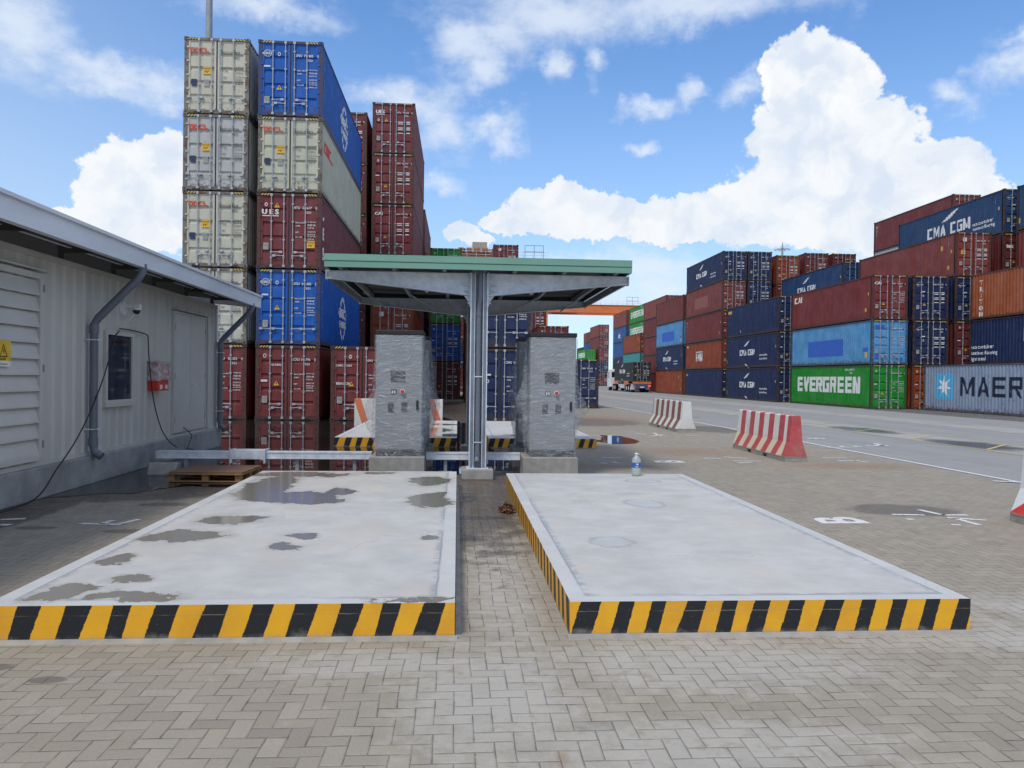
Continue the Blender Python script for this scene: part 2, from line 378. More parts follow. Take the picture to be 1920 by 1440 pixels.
# wet ground round the flooded strip
WATER = [(-10.0, 24.0, 9.6, 10.6), (-4.9, 13.0, 1.6, 1.7), (-2.3, 16.2, 2.9, 3.0)]
wet = g.ss(blobs(g, X, Y, [(-4.9, 12.7, 2.2, 1.8), (-5.6, 9.9, .6, 2.5), (-5.6, 7.5, .55, 2.5), (-8, 24, 8.6, 11.6), (-1.2, 16.5, 3.0, 4.0), (.5, 13.2, .9, 1.6), (.3, 22, 1.2, 14), (-.5, 40, 1.3, 12)], .32, mn_), 1.12, .93)
wd = g.ss(blobs(g, X, Y, [(4.9, 4.72, .5, .16)], .45, mn_), 1.06, .96)
wet = wet.mx(wd)
c0 = g.mix(wet, c0, g.mix(1.0, c0, (.42, .38, .36), 'MULTIPLY'))
r_ = g.mix(wet, g.comb(g.ss(fn, .3, .7, .72, .9), 0, 0), g.comb(g.ss(mn_, .35, .65, .22, .45), 0, 0)); rr = g.sep(r_)[0]
rr = g.math('MULTIPLY', rr, 1-wd*.9)
hgt = g.ss(d-jw, -.02, .09) + wn*.25 + fn*.10
setp(g, b, color=c0, rough=rr, spec=.4, normal=g.bump(hgt*(1-wd), .55, .006))
M['paving'] = m
# water
m, g, b = newmat('rain_water'); P = g.pos()
setp(g, b, color=(.022, .020, .018), rough=.02, ior=1.33, normal=g.bump(g.noise(P, 2.2, 2, .5), .018, .02)); M['water'] = m
# yard concrete strips
m, g, b = newmat('strip_concrete'); P = g.pos(); X, Y, Z = g.sep(P); n = g.noise(P, 1.4, 7, .65); n2 = g.noise(P, .3, 3, .5)
cc = g.mix(g.ss(n, .3, .7), (.29, .285, .268), (.39, .38, .355)); cc = g.mix(((Y/5.2).fr()).lt(.012), cc, (.09, .09, .09))
cc = g.mix(g.ss(n2, .5, .7)*.3, cc, (.17, .16, .15))
pd = blobs(g, X, Y, [(14.75, 27.2, .75, 1.9), (14.6, 21.0, .9, 1.9), (15.3, 19.0, .6, 1.0)], .4, n)
cc = g.mix(g.ss(pd, 1.25, .8)*.72, cc, (.055, .055, .057))
setp(g, b, color=cc, rough=g.math('SUBTRACT', .82, g.ss(pd, .95, .6)*.62)); M['strip'] = m
m, g, b = newmat('road_surface'); P = g.pos(); n = g.noise(P, 1.1, 7, .65); f = g.noise(P, 60, 3, .6)
X, Y, Z = g.sep(P)
tr_ = g.noise(g.vec('MULTIPLY', P, (1, .05, 1)), 1.6, 3, .5)
cc = g.mix(g.ss(n*.5+tr_*.5, .3, .7), (.235, .232, .228), (.30, .295, .285)); cc = g.mix(g.ss(f, .3, .8)*.4, cc, (.31, .305, .295))
setp(g, b, color=cc, rough=.85, normal=g.bump(f, .3, .004)); M['road'] = m
m, g, b = newmat('line_paint'); P = g.pos(); n = g.noise(P, 14, 8, .75)
c = g.info('Color'); setp(g, b, color=g.mix(g.ss(n, .50, .64)*.8, c, (.24, .23, .21)), rough=.7); M['line'] = m
# gravel
m, g, b = newmat('gravel'); P = g.pos(); n = g.vor(P, 14); setp(g, b, color=g.mix(g.ss(n, .1, .6), (.30, .29, .28), (.09, .085, .08)), rough=.9, normal=g.bump(n, .9, .05)); M['gravel'] = m
# platforms
def pad_mat(name, lst, rings, bx, by, faint):
    m, g, b = newmat(name); P = g.pos(); X, Y, Z = g.sep(P)
    n = g.noise(P, 2.6, 7, .62); f = g.noise(P, 30, 5, .65); l = g.noise(P, .9, 4, .55); sw = g.noise(g.vec('MULTIPLY', P, (1, 3, 1)), 4, 5, .6)
    c = g.mix(g.ss(n, .3, .7), (.42, .42, .412), (.515, .512, .50)); c = g.mix(g.ss(l, .45, .7)*.5, c, (.50, .465, .41)); c = g.mix(g.ss(g.noise(g.vec('ADD', P, (2, 9, 0)), 11, 8, .75), .60, .70)*.22, c, (.33, .31, .28))
    ck = g.vor(g.vec('ADD', P, g.vec('MULTIPLY', g.noise(P, 2.5, 5, .7, 0, True), (.5, .5, 0))), .55, 'Distance', 'DISTANCE_TO_EDGE'); c = g.mix(g.ss(ck, .0035, .0)*g.ss(n, .45, .6)*.5, c, (.22, .21, .20))
    c = g.mix(g.ss(f, .55, .8)*.14, c, (.42, .42, .42)); c = g.mix(g.ss(sw, .55, .75)*.22, c, (.48, .49, .50))
    # border screed and its thin dark seam
    e = (X-bx[0]).mn(bx[1]-X).mn(Y-by[0]).mn(by[1]-Y)
    e2 = e + (n-.5)*.03
    c = g.mix(g.ss(e, .135, .125)*.22, c, (.56, .60, .64))
    seam = g.ss((e2-.13).ab(), .013, .004)*g.ss(l, .35, .55)
    c = g.mix(seam*.8, c, (.23, .25, .27))
    c = g.mix(g.ss((e2-.15).ab(), .05, .0)*g.ss(sw+l*.4, .62, .80)*.75, c, (.27, .30, .34))
    rough = .78
    if lst:
        d = blobs(g, X+(g.noise(P, 1.6, 3, .6)-.5)*.55, Y+(g.noise(g.vec('ADD', P, (7, 7, 7)), 2.4, 5, .7)-.5)*.75, lst, .45, None, 7)
        damp = g.ss(d, 1.5, .95); wetm = g.ss(d, 1.04, .97)
        c = g.mix(damp*.5, c, (.30, .285, .255)); c = g.mix(wetm*.85, c, (.215, .20, .17))
        rough = .78 - wetm*.745
    if rings:
        d2 = blobs(g, X, Y+(g.noise(P, 4, 4, .6)-.5)*.2, rings, .4, None, 6)
        rg = g.ss((d2-1).ab(), .20, .05); ins = g.ss(d2, 1.0, .9)
        c = g.mix(rg*.45, c, (.27, .28, .27)); c = g.mix(ins*.12, c, (.42, .45, .48)); rough = (rough if isinstance(rough, V) else g.ss(X, 1e5, 2e5)+rough) - ins*.30  # ring interiors tinted bluish, a sky reflection put into the colour
    if faint:
        d3 = blobs(g, X, Y, faint, .5, None, 5); c = g.mix(g.ss(d3, 1.2, .4)*.38, c, (.36, .35, .32))
    sn = g.noise(g.vec('ADD', P, (5, 5, 0)), 42, 2, .5); c = g.mix(g.ss(sn, .76, .79)*.7, c, (.22, .20, .17))
    setp(g, b, color=c, rough=rough, normal=g.bump(f+n, .08, .005)); return m
def stripe_mat(name, period, phase, slant):
    m, g, b = newmat(name); P = g.pos(); X, Y, Z = g.sep(P); n = g.noise(P, 26, 5, .7); n2 = g.noise(P, 3.0, 4, .6); w_ = g.noise(g.comb(X+Y, 0, 3), 1.7, 2, .5)
    t = ((X + Y + phase - Z*slant + (n-.5)*.022 + (w_-.5)*.22)/period).fr()
    yel = g.mix(g.ss(n2, .35, .75), (.82, .42, .012), (.70, .33, .02)); yel = g.mix(g.ss(n, .62, .72)*.5, yel, (.40, .24, .06))
    blk = g.mix(g.ss(n, .60, .75)*.5, (.010, .012, .016), (.05, .05, .05))
    c = g.mix(g.ss((t-.5).ab(), .235, .25), blk, yel)
    c = g.mix(g.ss(Z+(n-.5)*.03, .012, .0), c, (.28, .27, .25))
    c = g.mix(g.ss(Z+(g.noise(P, 9, 5, .7)-.5)*.16, .05, -.02)*.55, c, (.33, .31, .27)); c = g.mix(g.ss(g.noise(g.vec('ADD', P, (3, 1, 2)), 45, 3, .7), .68, .74)*.45, c, (.34, .30, .22))
    seam = g.ss((Z-.168+(n-.5)*.012).ab(), .004, .001); c = g.mix(seam*g.ss(n2, .4, .6)*.5, c, (.35, .3, .2))
    setp(g, b, color=c, rough=.5, normal=g.bump(n+n2, .25, .006)); return m
m, g, b = newmat('tail_lamp_lit'); setp(g, b, color=(.6, .02, .02), emis=(1, .05, .03), es=2.0); M['lampred'] = m
m, g, b = newmat('milky_film'); n_ = g.noise(g.obj(), 7, 6, .65); setp(g, b, color=(.62, .58, .58), rough=.3, alpha=g.ss(n_, .35, .65, .45, .95), normal=g.bump(n_, 1, .04)); M['milky'] = m
# ---------------------------------------------------------------- setting
def sheet(name, poly, z, mat, kind='structure', **k):
    mb = MB(); mb.add([(x, y, z) for x, y in poly], [tuple(range(len(poly)))]); return mb.build(name, mat, kind=kind, **k)
def rectp(x0, x1, y0, y1): return [(x0, y0), (x1, y0), (x1, y1), (x0, y1)]
sheet('ground', rectp(-2500, 2500, -2500, 2500), 0, M['paving'])
sheet('road', rectp(9.9, 26.0, -60, 420), .004, M['road'])
# left of the road surface the paving turns grey; narrow paved shoulder inside the line
sheet('concrete_strip', rectp(13.75, 15.75, -60, 420), .008, M['strip'])
s_ = sheet('concrete_apron', rectp(19.6, 21.6, -60, 420), .008, M['strip'])
sheet('gravel_bed', rectp(26.0, 60, -20, 48), .006, M['gravel'])
rnd = random.Random(3)
def wobble(poly, n=12, a=.12):
    out = []
    for i, p in enumerate(poly):
        q = poly[(i+1) % len(poly)]
        for t in range(n):
            f = t/n; x, y = p[0]*(1-f)+q[0]*f, p[1]*(1-f)+q[1]*f
            out.append((x+a*mnoise.noise((x*1.7, y*1.7, 0))+a*.5*mnoise.noise((x*6, y*6, 3)), y+a*mnoise.noise((x*1.7, y*1.7, 7))*1.6))
    return out
sheet('water', wobble([(-5.72, 11.2), (-4.7, 11.55), (-4.2, 12.3), (-3.4, 12.2), (-3.0, 12.9), (-.6, 12.75), (-.1, 13.6), (.25, 14.3), (1.6, 14.6), (1.5, 16.8), (.9, 18.2), (.75, 22), (.5, 27), (.35, 29), (-.6, 33.5), (-9, 33), (-16, 31), (-16, 19.4), (-5.72, 19.4)]), .006, M['water'])
sheet('puddle', wobble([(4.1, 20.4), (4.9, 20.7), (5.2, 21.9), (5.0, 23.4), (4.4, 23.6), (4.2, 22.4), (3.9, 21.4)], 5, .12), .005, M['water'])
# painted lines and signs on the ground (one coat of paint each colour)
mw_, my_ = MB(), MB()
def strip(mb, a, b_, w_, z):
    a, b_ = Vector((*a, z)), Vector((*b_, z)); n = (b_-a).normalized().cross(Vector((0, 0, 1)))*w_/2
    mb.quad(a-n, b_-n, b_+n, a+n)
strip(mw_, (10.06, 2), (9.62, 60), .12, .009); strip(mw_, (9.62, 60), (9.6, 200), .12, .009)
for y in (12.9, 19.6, 26.3, 33, 40): strip(mw_, (9.55, y+.25), (10.45, y-.05), .12, .013)
def pxs(mb, a, b_, w_, z=.0045): p, q = gz(*a), gz(*b_); strip(mb, (p.x, p.y), (q.x, q.y), w_, z)
def letter(mb, s, x, y, size, rot, sx=1., z=.0045, bold=.03):
    ca, sa = math.cos(rot), math.sin(rot)
    put2d(mb, text2d(s, size, bold, sx), lambda u, v: (x+u*ca-v*sa, y+u*sa+v*ca, z))
# rows of stencilled letters and worn strokes, read from the hut side
for (s, px, py, sz, zz) in [('B', 1617, 977, .85, .0045), ('B', 1279, 866, .85, .0045), ('8', 1546, 823, .8, .012), ('2', 1610, 838, .8, .012), ('5', 1661, 836, .8, .012)]:
    p = gz(px, py); letter(mw_, s, p.x, p.y-.22, sz, math.pi/2, 1.0, zz)
for a, b_ in [((1672, 965), (1733, 966)), ((1722, 956), (1778, 968)), ((1765, 966), (1815, 966)), ((1776, 971), (1850, 976)), ((1790, 972), (1837, 985)), ((1783, 984), (1802, 985)), ((1700, 974), (1713, 974)),
              ((1320, 859), (1352, 860)), ((1357, 857), (1402, 860)), ((1375, 864), (1427, 865)), ((1384, 868), (1410, 867)), ((1542, 858), (1587, 859)), ((1570, 864), (1612, 864)), ((1602, 864), (1630, 867)),
              ((1187, 812), (1212, 814)), ((1218, 818), (1246, 815)), ((1284, 816), (1310, 817)), ((1225, 812), (1240, 818)), ((1120, 817), (1150, 817)), ((1128, 858), (1164, 859)), ((1126, 868), (1138, 869)), ((1148, 866), (1158, 868)), ((1350, 817), (1372, 818)),
              ((150, 982), (228, 984)), ((222, 983), (262, 974)), ((190, 983), (212, 976)), ((0, 975), (48, 973)), ((0, 984), (20, 985))]:
    pxs(mw_, a, b_, .085)
for (a, b_) in [((1140, 758), (1160, 759)), ((1150, 765), (1175, 767)), ((1125, 762), (1150, 763)), ((1230, 778), (1320, 784)), ((1290, 782), (1330, 785)), ((1325, 769), (1350, 770)), ((1640, 832), (1655, 836))]: pxs(mw_, a, b_, .14, .012)
for xx in (13.8, 15.7): strip(my_, (xx, -20), (xx, 160), .09, .012)
for y in (16.2, 19.4, 22.8, 26.2, 29.7, 33.5, 38): strip(my_, (13.9, y), (15.6, y+1.6), .09, .016)
for y in (24, 29, 34.2, 40, 46, 52): strip(my_, (19.8, y), (21.3, y+1.2), .09, .012)
o_ = mw_.build('white_road_markings', M['line'], color=(.66, .67, .66), kind='structure')
o_ = my_.build('yellow_road_markings', M['line'], color=(.55, .47, .20), kind='structure')

# ---------------------------------------------------------------- platforms
HP = .235
def platform(x0, x1, y0, y1, top, side, label):
    t = empty('loading_platform', ((x0+x1)/2, y0, 0), 0, label, 'platform', 'low concrete platforms with hazard striped edges')
    w_, l_ = (x1-x0)/2, y1-y0
    MB().add([(-w_, 0, HP), (w_, 0, HP), (w_, l_, HP), (-w_, l_, HP)], [(0, 1, 2, 3)]).build('deck', top, t)
    mb = MB(); c = .012
    for a, b_ in (((-w_, 0), (w_, 0)), ((w_, 0), (w_, l_)), ((w_, l_), (-w_, l_)), ((-w_, l_), (-w_, 0))):
        mb.quad((*a, 0), (*b_, 0), (*b_, HP-.0), (*a, HP-.0))
    mb.build('striped_edge', side, t)
    return t
pb = [pxblob(*q, HP) for q in [(805, 902, 36, 9), (800, 939, 42, 13), (822, 930, 20, 9), (500, 912, 42, 20), (540, 932, 95, 10), (600, 939, 52, 6), (560, 890, 95, 5), (637, 921, 22, 6), (432, 975, 70, 9), (343, 1005, 73, 10), (563, 1004, 26, 6), (535, 1026, 27, 5), (812, 1005, 24, 5), (208, 1048, 27, 7), (235, 1085, 37, 9), (125, 1113, 52, 14), (255, 1119, 72, 9), (715, 887, 28, 3), (780, 1126, 80, 4)]]
rg_ = [pxblob(*q, HP) for q in [(1147, 1016, 39, 10), (1208, 944, 35, 7), (1205, 902, 30, 3.5)]]
ft_ = [pxblob(*q, HP) for q in [(1190, 926, 35, 3), (1275, 930, 32, 3), (1385, 1036, 50, 5), (1092, 940, 28, 4), (1255, 898, 25, 2)]]
platform(-3.04, .0, 5.19, 12.4, pad_mat('left_deck', pb, None, (-3.04, 0), (5.19, 12.4), None), stripe_mat('left_stripes', .292, .10, .32), 'low concrete platform in the left foreground, dotted with many rain puddles')
platform(.78, 3.62, 5.19, 12.2, pad_mat('right_deck', None, rg_, (.78, 3.62), (5.19, 12.2), ft_), stripe_mat('right_stripes', .243, .155, .28), 'low concrete platform in the right foreground, mostly dry with a bottle at its back edge')
platform(-3.0, .0, 19.2, 26.8, pad_mat('far_left_deck', [(-1, 22, .8, 1.3), (-.5, 20.2, .9, .5), (-2, 24, .5, 1.0), (-.6, 24.6, .6, .5)], None, (-3, 0), (19.2, 26.8), None), stripe_mat('far_left_stripes', .29, .2, .32), 'far concrete platform behind the left wrapped cabinet, its striped edge standing in water')
platform(.78, 3.5, 19.2, 26.8, pad_mat('far_right_deck', [(1.6, 20.3, .5, .25)], None, (.78, 3.5), (19.2, 26.8), None), stripe_mat('far_right_stripes', .25, .1, .3), 'far concrete platform behind the right wrapped cabinet')
# concrete haunch round the foot of the near platforms
mb = MB()
for (x0, x1, y0, y1) in ((-3.16, .02, 5.13, 5.185), (.76, 3.64, 5.13, 5.185)): mb.prism([(y0, 0), (y1, 0), (y1, .018)], 0, x0, x1)
mb.prism([(.005, .014), (.005, 0), (.045, 0)], 1, 5.19, 12.4)
mb.build('mortar_skirt', M['concrete'], kind='structure', fixn=True)

# ---------------------------------------------------------------- shipping containers
W2, LEN = 1.219, 12.192
PER = .278
BRK = (0, .070, .139, .209)
def prof(y):
    t = (y-.2) % PER
    if t < .070: return 0
    if t < .139: return -.036*(t-.070)/.069
    if t < .209: return -.036
    return -.036*(1-(t-.209)/.069)
_cm = {}
def shell_mesh(h):
    mb = MB(); ys = []
    y = .2
    while y < LEN-.16:
        ys += [y+b_ for b_ in BRK if y+b_ < LEN-.14]; y += PER
    ys.append(LEN-.14); z0, z1 = .15, h-.10
    for s in (-1, 1):
        v = []
        for yy in ys: xx = s*(1.190+prof(yy)); v += [(xx, yy, z0), (xx, yy, z1)]
        f = [((2*i, 2*i+1, 2*i+3, 2*i+2) if s < 0 else (2*i, 2*i+2, 2*i+3, 2*i+1)) for i in range(len(ys)-1)]
        mb.add(v, f)
    # corrugated roof, far end wall, floor
    v = []
    for yy in ys: v += [(-1.16, yy, h-.055+prof(yy)*.5), (1.16, yy, h-.055+prof(yy)*.5)]
    mb.add(v, [(2*i, 2*i+1, 2*i+3, 2*i+2) for i in range(len(ys)-1)])
    xs = [-1.1+k*.137 for k in range(17)]; v = []
    for k, xx in enumerate(xs): d = LEN-.06-(.04 if k % 4 in (2, 3) else 0); v += [(xx, d, .12), (xx, d, h-.1)]
    mb.add(v, [(2*i+2, 2*i+3, 2*i+1, 2*i) for i in range(len(xs)-1)])
    mb.box(-1.17, 1.17, .1, LEN-.05, .12, .15)
    return mb.mesh('corrugated_shell')
def frame_mesh(h):
    mb = MB()
    for s in (-1, 1):
        a, b_ = sorted((s*1.06, s*1.205)); mb.box(a, b_, .02, .10, .118, h-.118)          # door posts
        a, b_ = sorted((s*1.10, s*1.205)); mb.box(a, b_, LEN-.10, LEN-.02, .118, h-.118)
        a, b_ = sorted((s*1.165, s*1.2025)); mb.box(a, b_, .10, LEN-.10, .03, .155); mb.box(a, b_, .10, LEN-.10, h-.105, h-.03)
        for y0, y1 in ((0, .178), (LEN-.178, LEN)):
            for z0, z1 in ((0, .118), (h-.118, h)):
                a, b_ = sorted((s*1.057, s*1.219)); mb.box(a, b_, y0, y1, z0, z1)
                if y0 == 0: mb.box(min(s*1.10, s*1.17), max(s*1.10, s*1.17), -.003, 0, z0+.035, z0+.09, 1)
                xx = s*1.2215; mb.box(min(xx, s*1.219), max(xx, s*1.219), y0+.05, y0+.13, z0+.03, z0+.085, 1)
    for y0, y1 in ((.01, .08), (LEN-.09, LEN-.02)):
        mb.box(-1.057, 1.057, y0, y1, .02, .15); mb.box(-1.057, 1.057, y0, y1, h-.115, h-.02)
    # door gasket line and flat black boxes painting the shade of the forklift pockets
    mb.box(-.0275, .0275, .040, .09, .15, h-.115, 1)
    for s in (-1, 1): mb.box(min(s*.55, s*.85), max(s*.55, s*.85), .006, .010, .035, .085, 1)
    return mb.mesh('frame')
def door_mesh(h, s):
    mb = MB(); z0, z1 = .155, h-.12; H_ = z1-z0; x0, x1 = (-1.055, -.028) if s < 0 else (.028, 1.055)
    n = 5; pr_ = [(z0, .05)]
    for k in range(1, n):
        zc = z0+H_*k/n; pr_ += [(zc-.085, .055), (zc-.055, .098), (zc+.03, .098), (zc+.075, .055)]
    pr_.append((z1, .05)); v = []
    xi0, xi1 = x0+.07, x1-.07
    for z, y in pr_: v += [(xi0, y, z), (xi1, y, z)]
    mb.add(v, [(2*i, 2*i+1, 2*i+3, 2*i+2) for i in range(len(pr_)-1)])
    mb.box(x0, xi0, .035, .09, z0, z1); mb.box(xi1, x1, .035, .09, z0, z1); mb.box(xi0, xi1, .038, .088, z0, z0+.05); mb.box(xi0, xi1, .038, .088, z1-.05, z1)
    xe = x0 if s < 0 else x1
    for k in range(5):
        zc = z0+H_*(k+.5)/5; mb.box(min(xe-s*.03, xe+s*.06), max(xe-s*.03, xe+s*.06), .005, .045, zc-.03, zc+.03)
    return mb.mesh('door')
def rod_mesh(h, x, hs, z):
    mb = MB(); mb.tube([(x, -.005, .06), (x, -.005, h-.05)], .019, 8)
    for zz in (.10, h-.09): mb.box(x-.045, x+.045, -.03, .02, zz-.045, zz+.045)
    for zz in (.42, h*.38, h*.62, h-.42): mb.box(x-.04, x+.04, -.012, .045, zz-.028, zz+.028)
    mb.tube([(x, -.03, z), (x+hs*.36, -.035, z+.012)], .014, 6); mb.box(min(x+hs*.30, x+hs*.42), max(x+hs*.30, x+hs*.42), -.05, .03, z-.035, z+.05)
    mb.box(x-.03, x+.03, -.045, 0, z-.03, z+.03)
    return mb.mesh('lock_rod')
RODX = ((-.655, 1, .62), (-.185, -1, .48)), ((.150, 1, .48), (.620, -1, .62))
RODX2 = ((-.655, -1, .60), (-.185, -1, .60)), ((.150, 1, .60), (.620, 1, .60))
def meshes(h):
    if h not in _cm:
        _cm[h] = dict(shell=shell_mesh(h), frame=frame_mesh(h), door=(door_mesh(h, -1), door_mesh(h, 1)),
                      rods=[[rod_mesh(h, *q) for q in d] for d in RODX], rods2=[[rod_mesh(h, *q) for q in d] for d in RODX2])
        hz = MB()
        for s in (-1, 1): hz.box(min(s*.62, s*1.05), max(s*.62, s*1.05), -.002, .008, h-.105, h-.035)
        _cm[h]['haz'] = hz.mesh('hazard_marking')
        _cm[h]['shell'].materials.append(M['cpaint']); _cm[h]['frame'].materials.append(M['cframe']); _cm[h]['frame'].materials.append(M['black'])
        for q in _cm[h]['door']: q.materials.append(M['cpaint'])
        for q in _cm[h]['rods']+_cm[h]['rods2']:
            for r_ in q: r_.materials.append(M['rod'])
        _cm[h]['haz'].materials.append(M['hazard'])
    return _cm[h]
# text and stickers on the doors; returned meshes are shared by look-alikes
_dt = {}
YT = .027
def dput(mb, vf, x, z, y=YT, w=0):
    for i in range(3 if w else 1): put2d(mb, vf, lambda u, v: (x+u+w*(i-1 if w else 0), y-.0007*i, z+v))
def code_mesh(code, h, detail, seed):
    key = (code, h, detail, seed)
    if key in _dt: return _dt[key]
    mb = MB(); r_ = random.Random(seed); a, b_, c = code.split()
    k = 1.15
    dput(mb, text2d(a, .135, .02, .88), .12, h-.60); dput(mb, text2d(b_, .135, .02, .88), .50, h-.60); dput(mb, text2d(c, .135, .02, .88), 1.0, h-.60)
    dput(mb, text2d('45G1', .125, .02, .9), .60, h-.77)
    if detail:
        for i, (t, z) in enumerate((('MAX.GROSS', 1.05), ('TARE', 1.17), ('NET', 1.42), ('CU.CAP.', 1.60))):
            dput(mb, text2d(t, .075, .02), .24, h-z-.10)
            for q in (0, .10): dput(mb, text2d(f'{r_.randint(2,76)}.{r_.randint(100,999)} '+('KG' if q == 0 else 'LB'), .070, .02), .70, h-z-q-.07)
    else:
        for z in (1.12, 1.22, 1.45, 1.55, 1.75):
            dput(mb, rect(0, 0, .30, .05), .24, h-z); dput(mb, rect(0, 0, .22, .06), .72, h-z)
    me = mb.mesh('lettering'); me.materials.append(M['cdecal']); _dt[key] = me; return me
def logo_mesh(kind, h):
    key = (kind, h)
    if key in _dt: return _dt[key]
    mb = MB()
    if kind == 'oocl':
        for q in block('OOCL', .185, -1.0, h-.58, .95, .27, .12, .72): put2d(mb, q[:2], lambda u, v, d=q[2]: (u, YT-d, v))
        x = -.98
        for i, chx in enumerate(''):
            if i == 1: put2d(mb, ring(x+.085, h-.49, .085, .045, 20, 1.0), lambda u, v: (u, YT, v)); put2d(mb, ring(x+.085, h-.49, .03, .0, 8), lambda u, v: (u, YT, v)); x += .19
            else: dput(mb, text2d(chx, .25, .02, 1.1), x, h-.58, YT, .013); x += .175 if chx == 'L' else .19
    elif kind == 'cosco':
        put2d(mb, ring(-.86, h-.50, .135, .118, 24, 1.15), lambda u, v: (u, YT, v)); put2d(mb, ring(-.86, h-.50, .13, .115, 24, .5), lambda u, v: (u, YT, v))
        dput(mb, text2d('COSCO', .125, .01, .95), -1.06, h-.545, YT-.004, .006)
        put2d(mb, ring(-.43, h-.52, .075, .045, 16, .75), lambda u, v: (u, YT, v)); dput(mb, rect(0, 0, .24, .06), -1.0, h-1.02)
    elif kind == 'ues':
        dput(mb, text2d('U E S', .27, .02, 1.05), -1.02, h-.82, YT, .014); dput(mb, rect(0, 0, .62, .035), -1.0, h-.90); put2d(mb, ring(-.86, h-.45, .075, .04, 14, .8), lambda u, v: (u, YT, v))
    elif kind == 'ues2':
        dput(mb, text2d('UES', .27, .02, 1.1), -1.02, h-.62, YT, .014); dput(mb, rect(0, 0, .5, .035), -1.0, h-.70); put2d(mb, ring(-.86, h-1.0, .075, .04, 14, .8), lambda u, v: (u, YT, v))
    elif kind == 'cai': dput(mb, text2d('CAI', .24, .02, 1.15), -1.02, h-.62, YT, .013)
    elif kind == 'cma':
        dput(mb, text2d('CMA CGM', .095, .03, 1.1), -1.0, h-.62)
        mb.add([(-.95, YT, h-.50), (-.72, YT, h-.42), (-.72, YT, h-.44)], [(0, 1, 2)]); mb.add([(-.90, YT, h-.68), (-.72, YT, h-.66), (-.9, YT, h-.71)], [(0, 1, 2)])
        put2d(mb, ring(-.50, h-1.30, .07, .04, 14, .8), lambda u, v: (u, YT, v)); dput(mb, rect(0, 0, .22, .07), -.60, h-1.08)
    elif kind == 'plain':
        put2d(mb, ring(-.86, h-.42, .07, .03, 14, .8), lambda u, v: (u, YT, v)); dput(mb, rect(0, 0, .2, .06), -1.0, h-1.3)
    elif kind == 'global':
        dput(mb, text2d('GLOBAL', .10, .03, 1.1), -.62, h-.80); put2d(mb, ring(-.86, h-.42, .08, .05, 14, .8), lambda u, v: (u, YT, v)); dput(mb, rect(0, 0, .24, .08), -1.0, h-1.42)
    elif kind == 'beacon':
        dput(mb, text2d('BEACON', .13, .03, 1.1), -1.0, h-1.5); dput(mb, text2d('CMA CGM', .11, .02, 1.2), -1.02, h-.80); put2d(mb, ring(-.46, h-.42, .075, .04, 14, .8), lambda u, v: (u, YT, v))
    elif kind == 'tex': dput(mb, text2d('tex', .36, .04, 1.0), -.95, h-.95)
    elif kind == 'lb':
        for q in ((-.98, h-.52, -.35, h-.34), (-1.0, .35, -.72, .62), (.72, .22, .90, .45)): dput(mb, rect(*q), 0, 0)
        put2d(mb, ring(-.5, h-1.1, .07, .04, 14, .8), lambda u, v: (u, YT, v))
    elif kind == 'box': dput(mb, rect(0, 0, .26, .26), -.72, h-.62)
    elif kind == 'gold': dput(mb, text2d('GOLD', .26, .05, 1.0), -.95, h-.75); dput(mb, rect(0, 0, .55, .05), -.95, h-.85)
    me = mb.mesh('logo'); me.materials.append(M['cdecal']); _dt[key] = me; return me
def sticker_mesh(kind, h):
    key = ('st', kind, h)
    if key in _dt: return _dt[key]
    mb = MB()
    if kind == 'tri': mb.prism([(-.10, -.08), (.10, -.08), (0, .10)], 1, YT-.002, YT); mb.prism([(-.016, -.045), (.016, -.045), (.02, .045), (-.02, .045)], 1, YT-.004, YT-.0021, 1)
    elif kind == 'sq': mb.box(-.15, .15, YT-.002, YT, -.14, .14); mats_t = text2d('CAUTION', .062, .02); put2d(mb, mats_t, lambda u, v: (u-.14, YT-.004, v+.05), 1); put2d(mb, text2d("9'6\"", .11, .03), lambda u, v: (u-.1, YT-.004, v-.09), 1)
    elif kind == 'plate': mb.box(-.10, .10, YT-.002, YT, -.13, .13)
    elif kind == 'plate2':
        mb.box(-.10, .10, YT-.002, YT, -.13, .13)
        for q in range(4): mb.box(-.08, .08, YT-.004, YT-.0021, -.10+q*.055, -.08+q*.055, 1)
    me = mb.mesh({'tri': 'warning_triangle', 'sq': 'caution_sticker', 'plate': 'dark_plate', 'plate2': 'data_plate'}[kind])
    for q in {'tri': ('stk_y', 'black'), 'sq': ('stk_y', 'black'), 'plate': ('navy', ), 'plate2': ('stk_g', 'stk_d')}[kind]: me.materials.append(M[q])
    _dt[key] = me; return me
M['stk_y'] = simple('sticker_yellow', (.72, .42, .03), .5); M['stk_g'] = simple('sticker_grey', (.36, .36, .33), .5); M['stk_d'] = simple('sticker_print', (.2, .2, .19), .5); M['stk_green'] = simple('sticker_green', (.05, .5, .14), .5)
# lettering on the long sides, bent to the corrugation
_sd = {}
def conform(vfs, side):
    bm = bmesh.new()
    for sh in vfs:
        vs, fs = sh[:2]; dd = sh[2] if len(sh) > 2 else 0
        vv = [bm.verts.new((dd, y, z)) for y, z in vs]
        for f in fs:
            try: bm.faces.new([vv[i] for i in f])
            except ValueError: pass
    ymin = min(v.co.y for v in bm.verts); ymax = max(v.co.y for v in bm.verts)
    k = math.floor((ymin-.2)/PER)
    while .2+k*PER < ymax:
        for b_ in BRK:
            yy = .2+k*PER+b_
            if ymin < yy < ymax: bmesh.ops.bisect_plane(bm, geom=bm.verts[:]+bm.edges[:]+bm.faces[:], plane_co=(0, yy, 0), plane_no=(0, 1, 0))
        k += 1
    for v in bm.verts: v.co.x = side*(1.1935+v.co.x+prof(v.co.y))
    me = bpy.data.meshes.new('side_lettering'); bm.to_mesh(me); bm.free(); return me
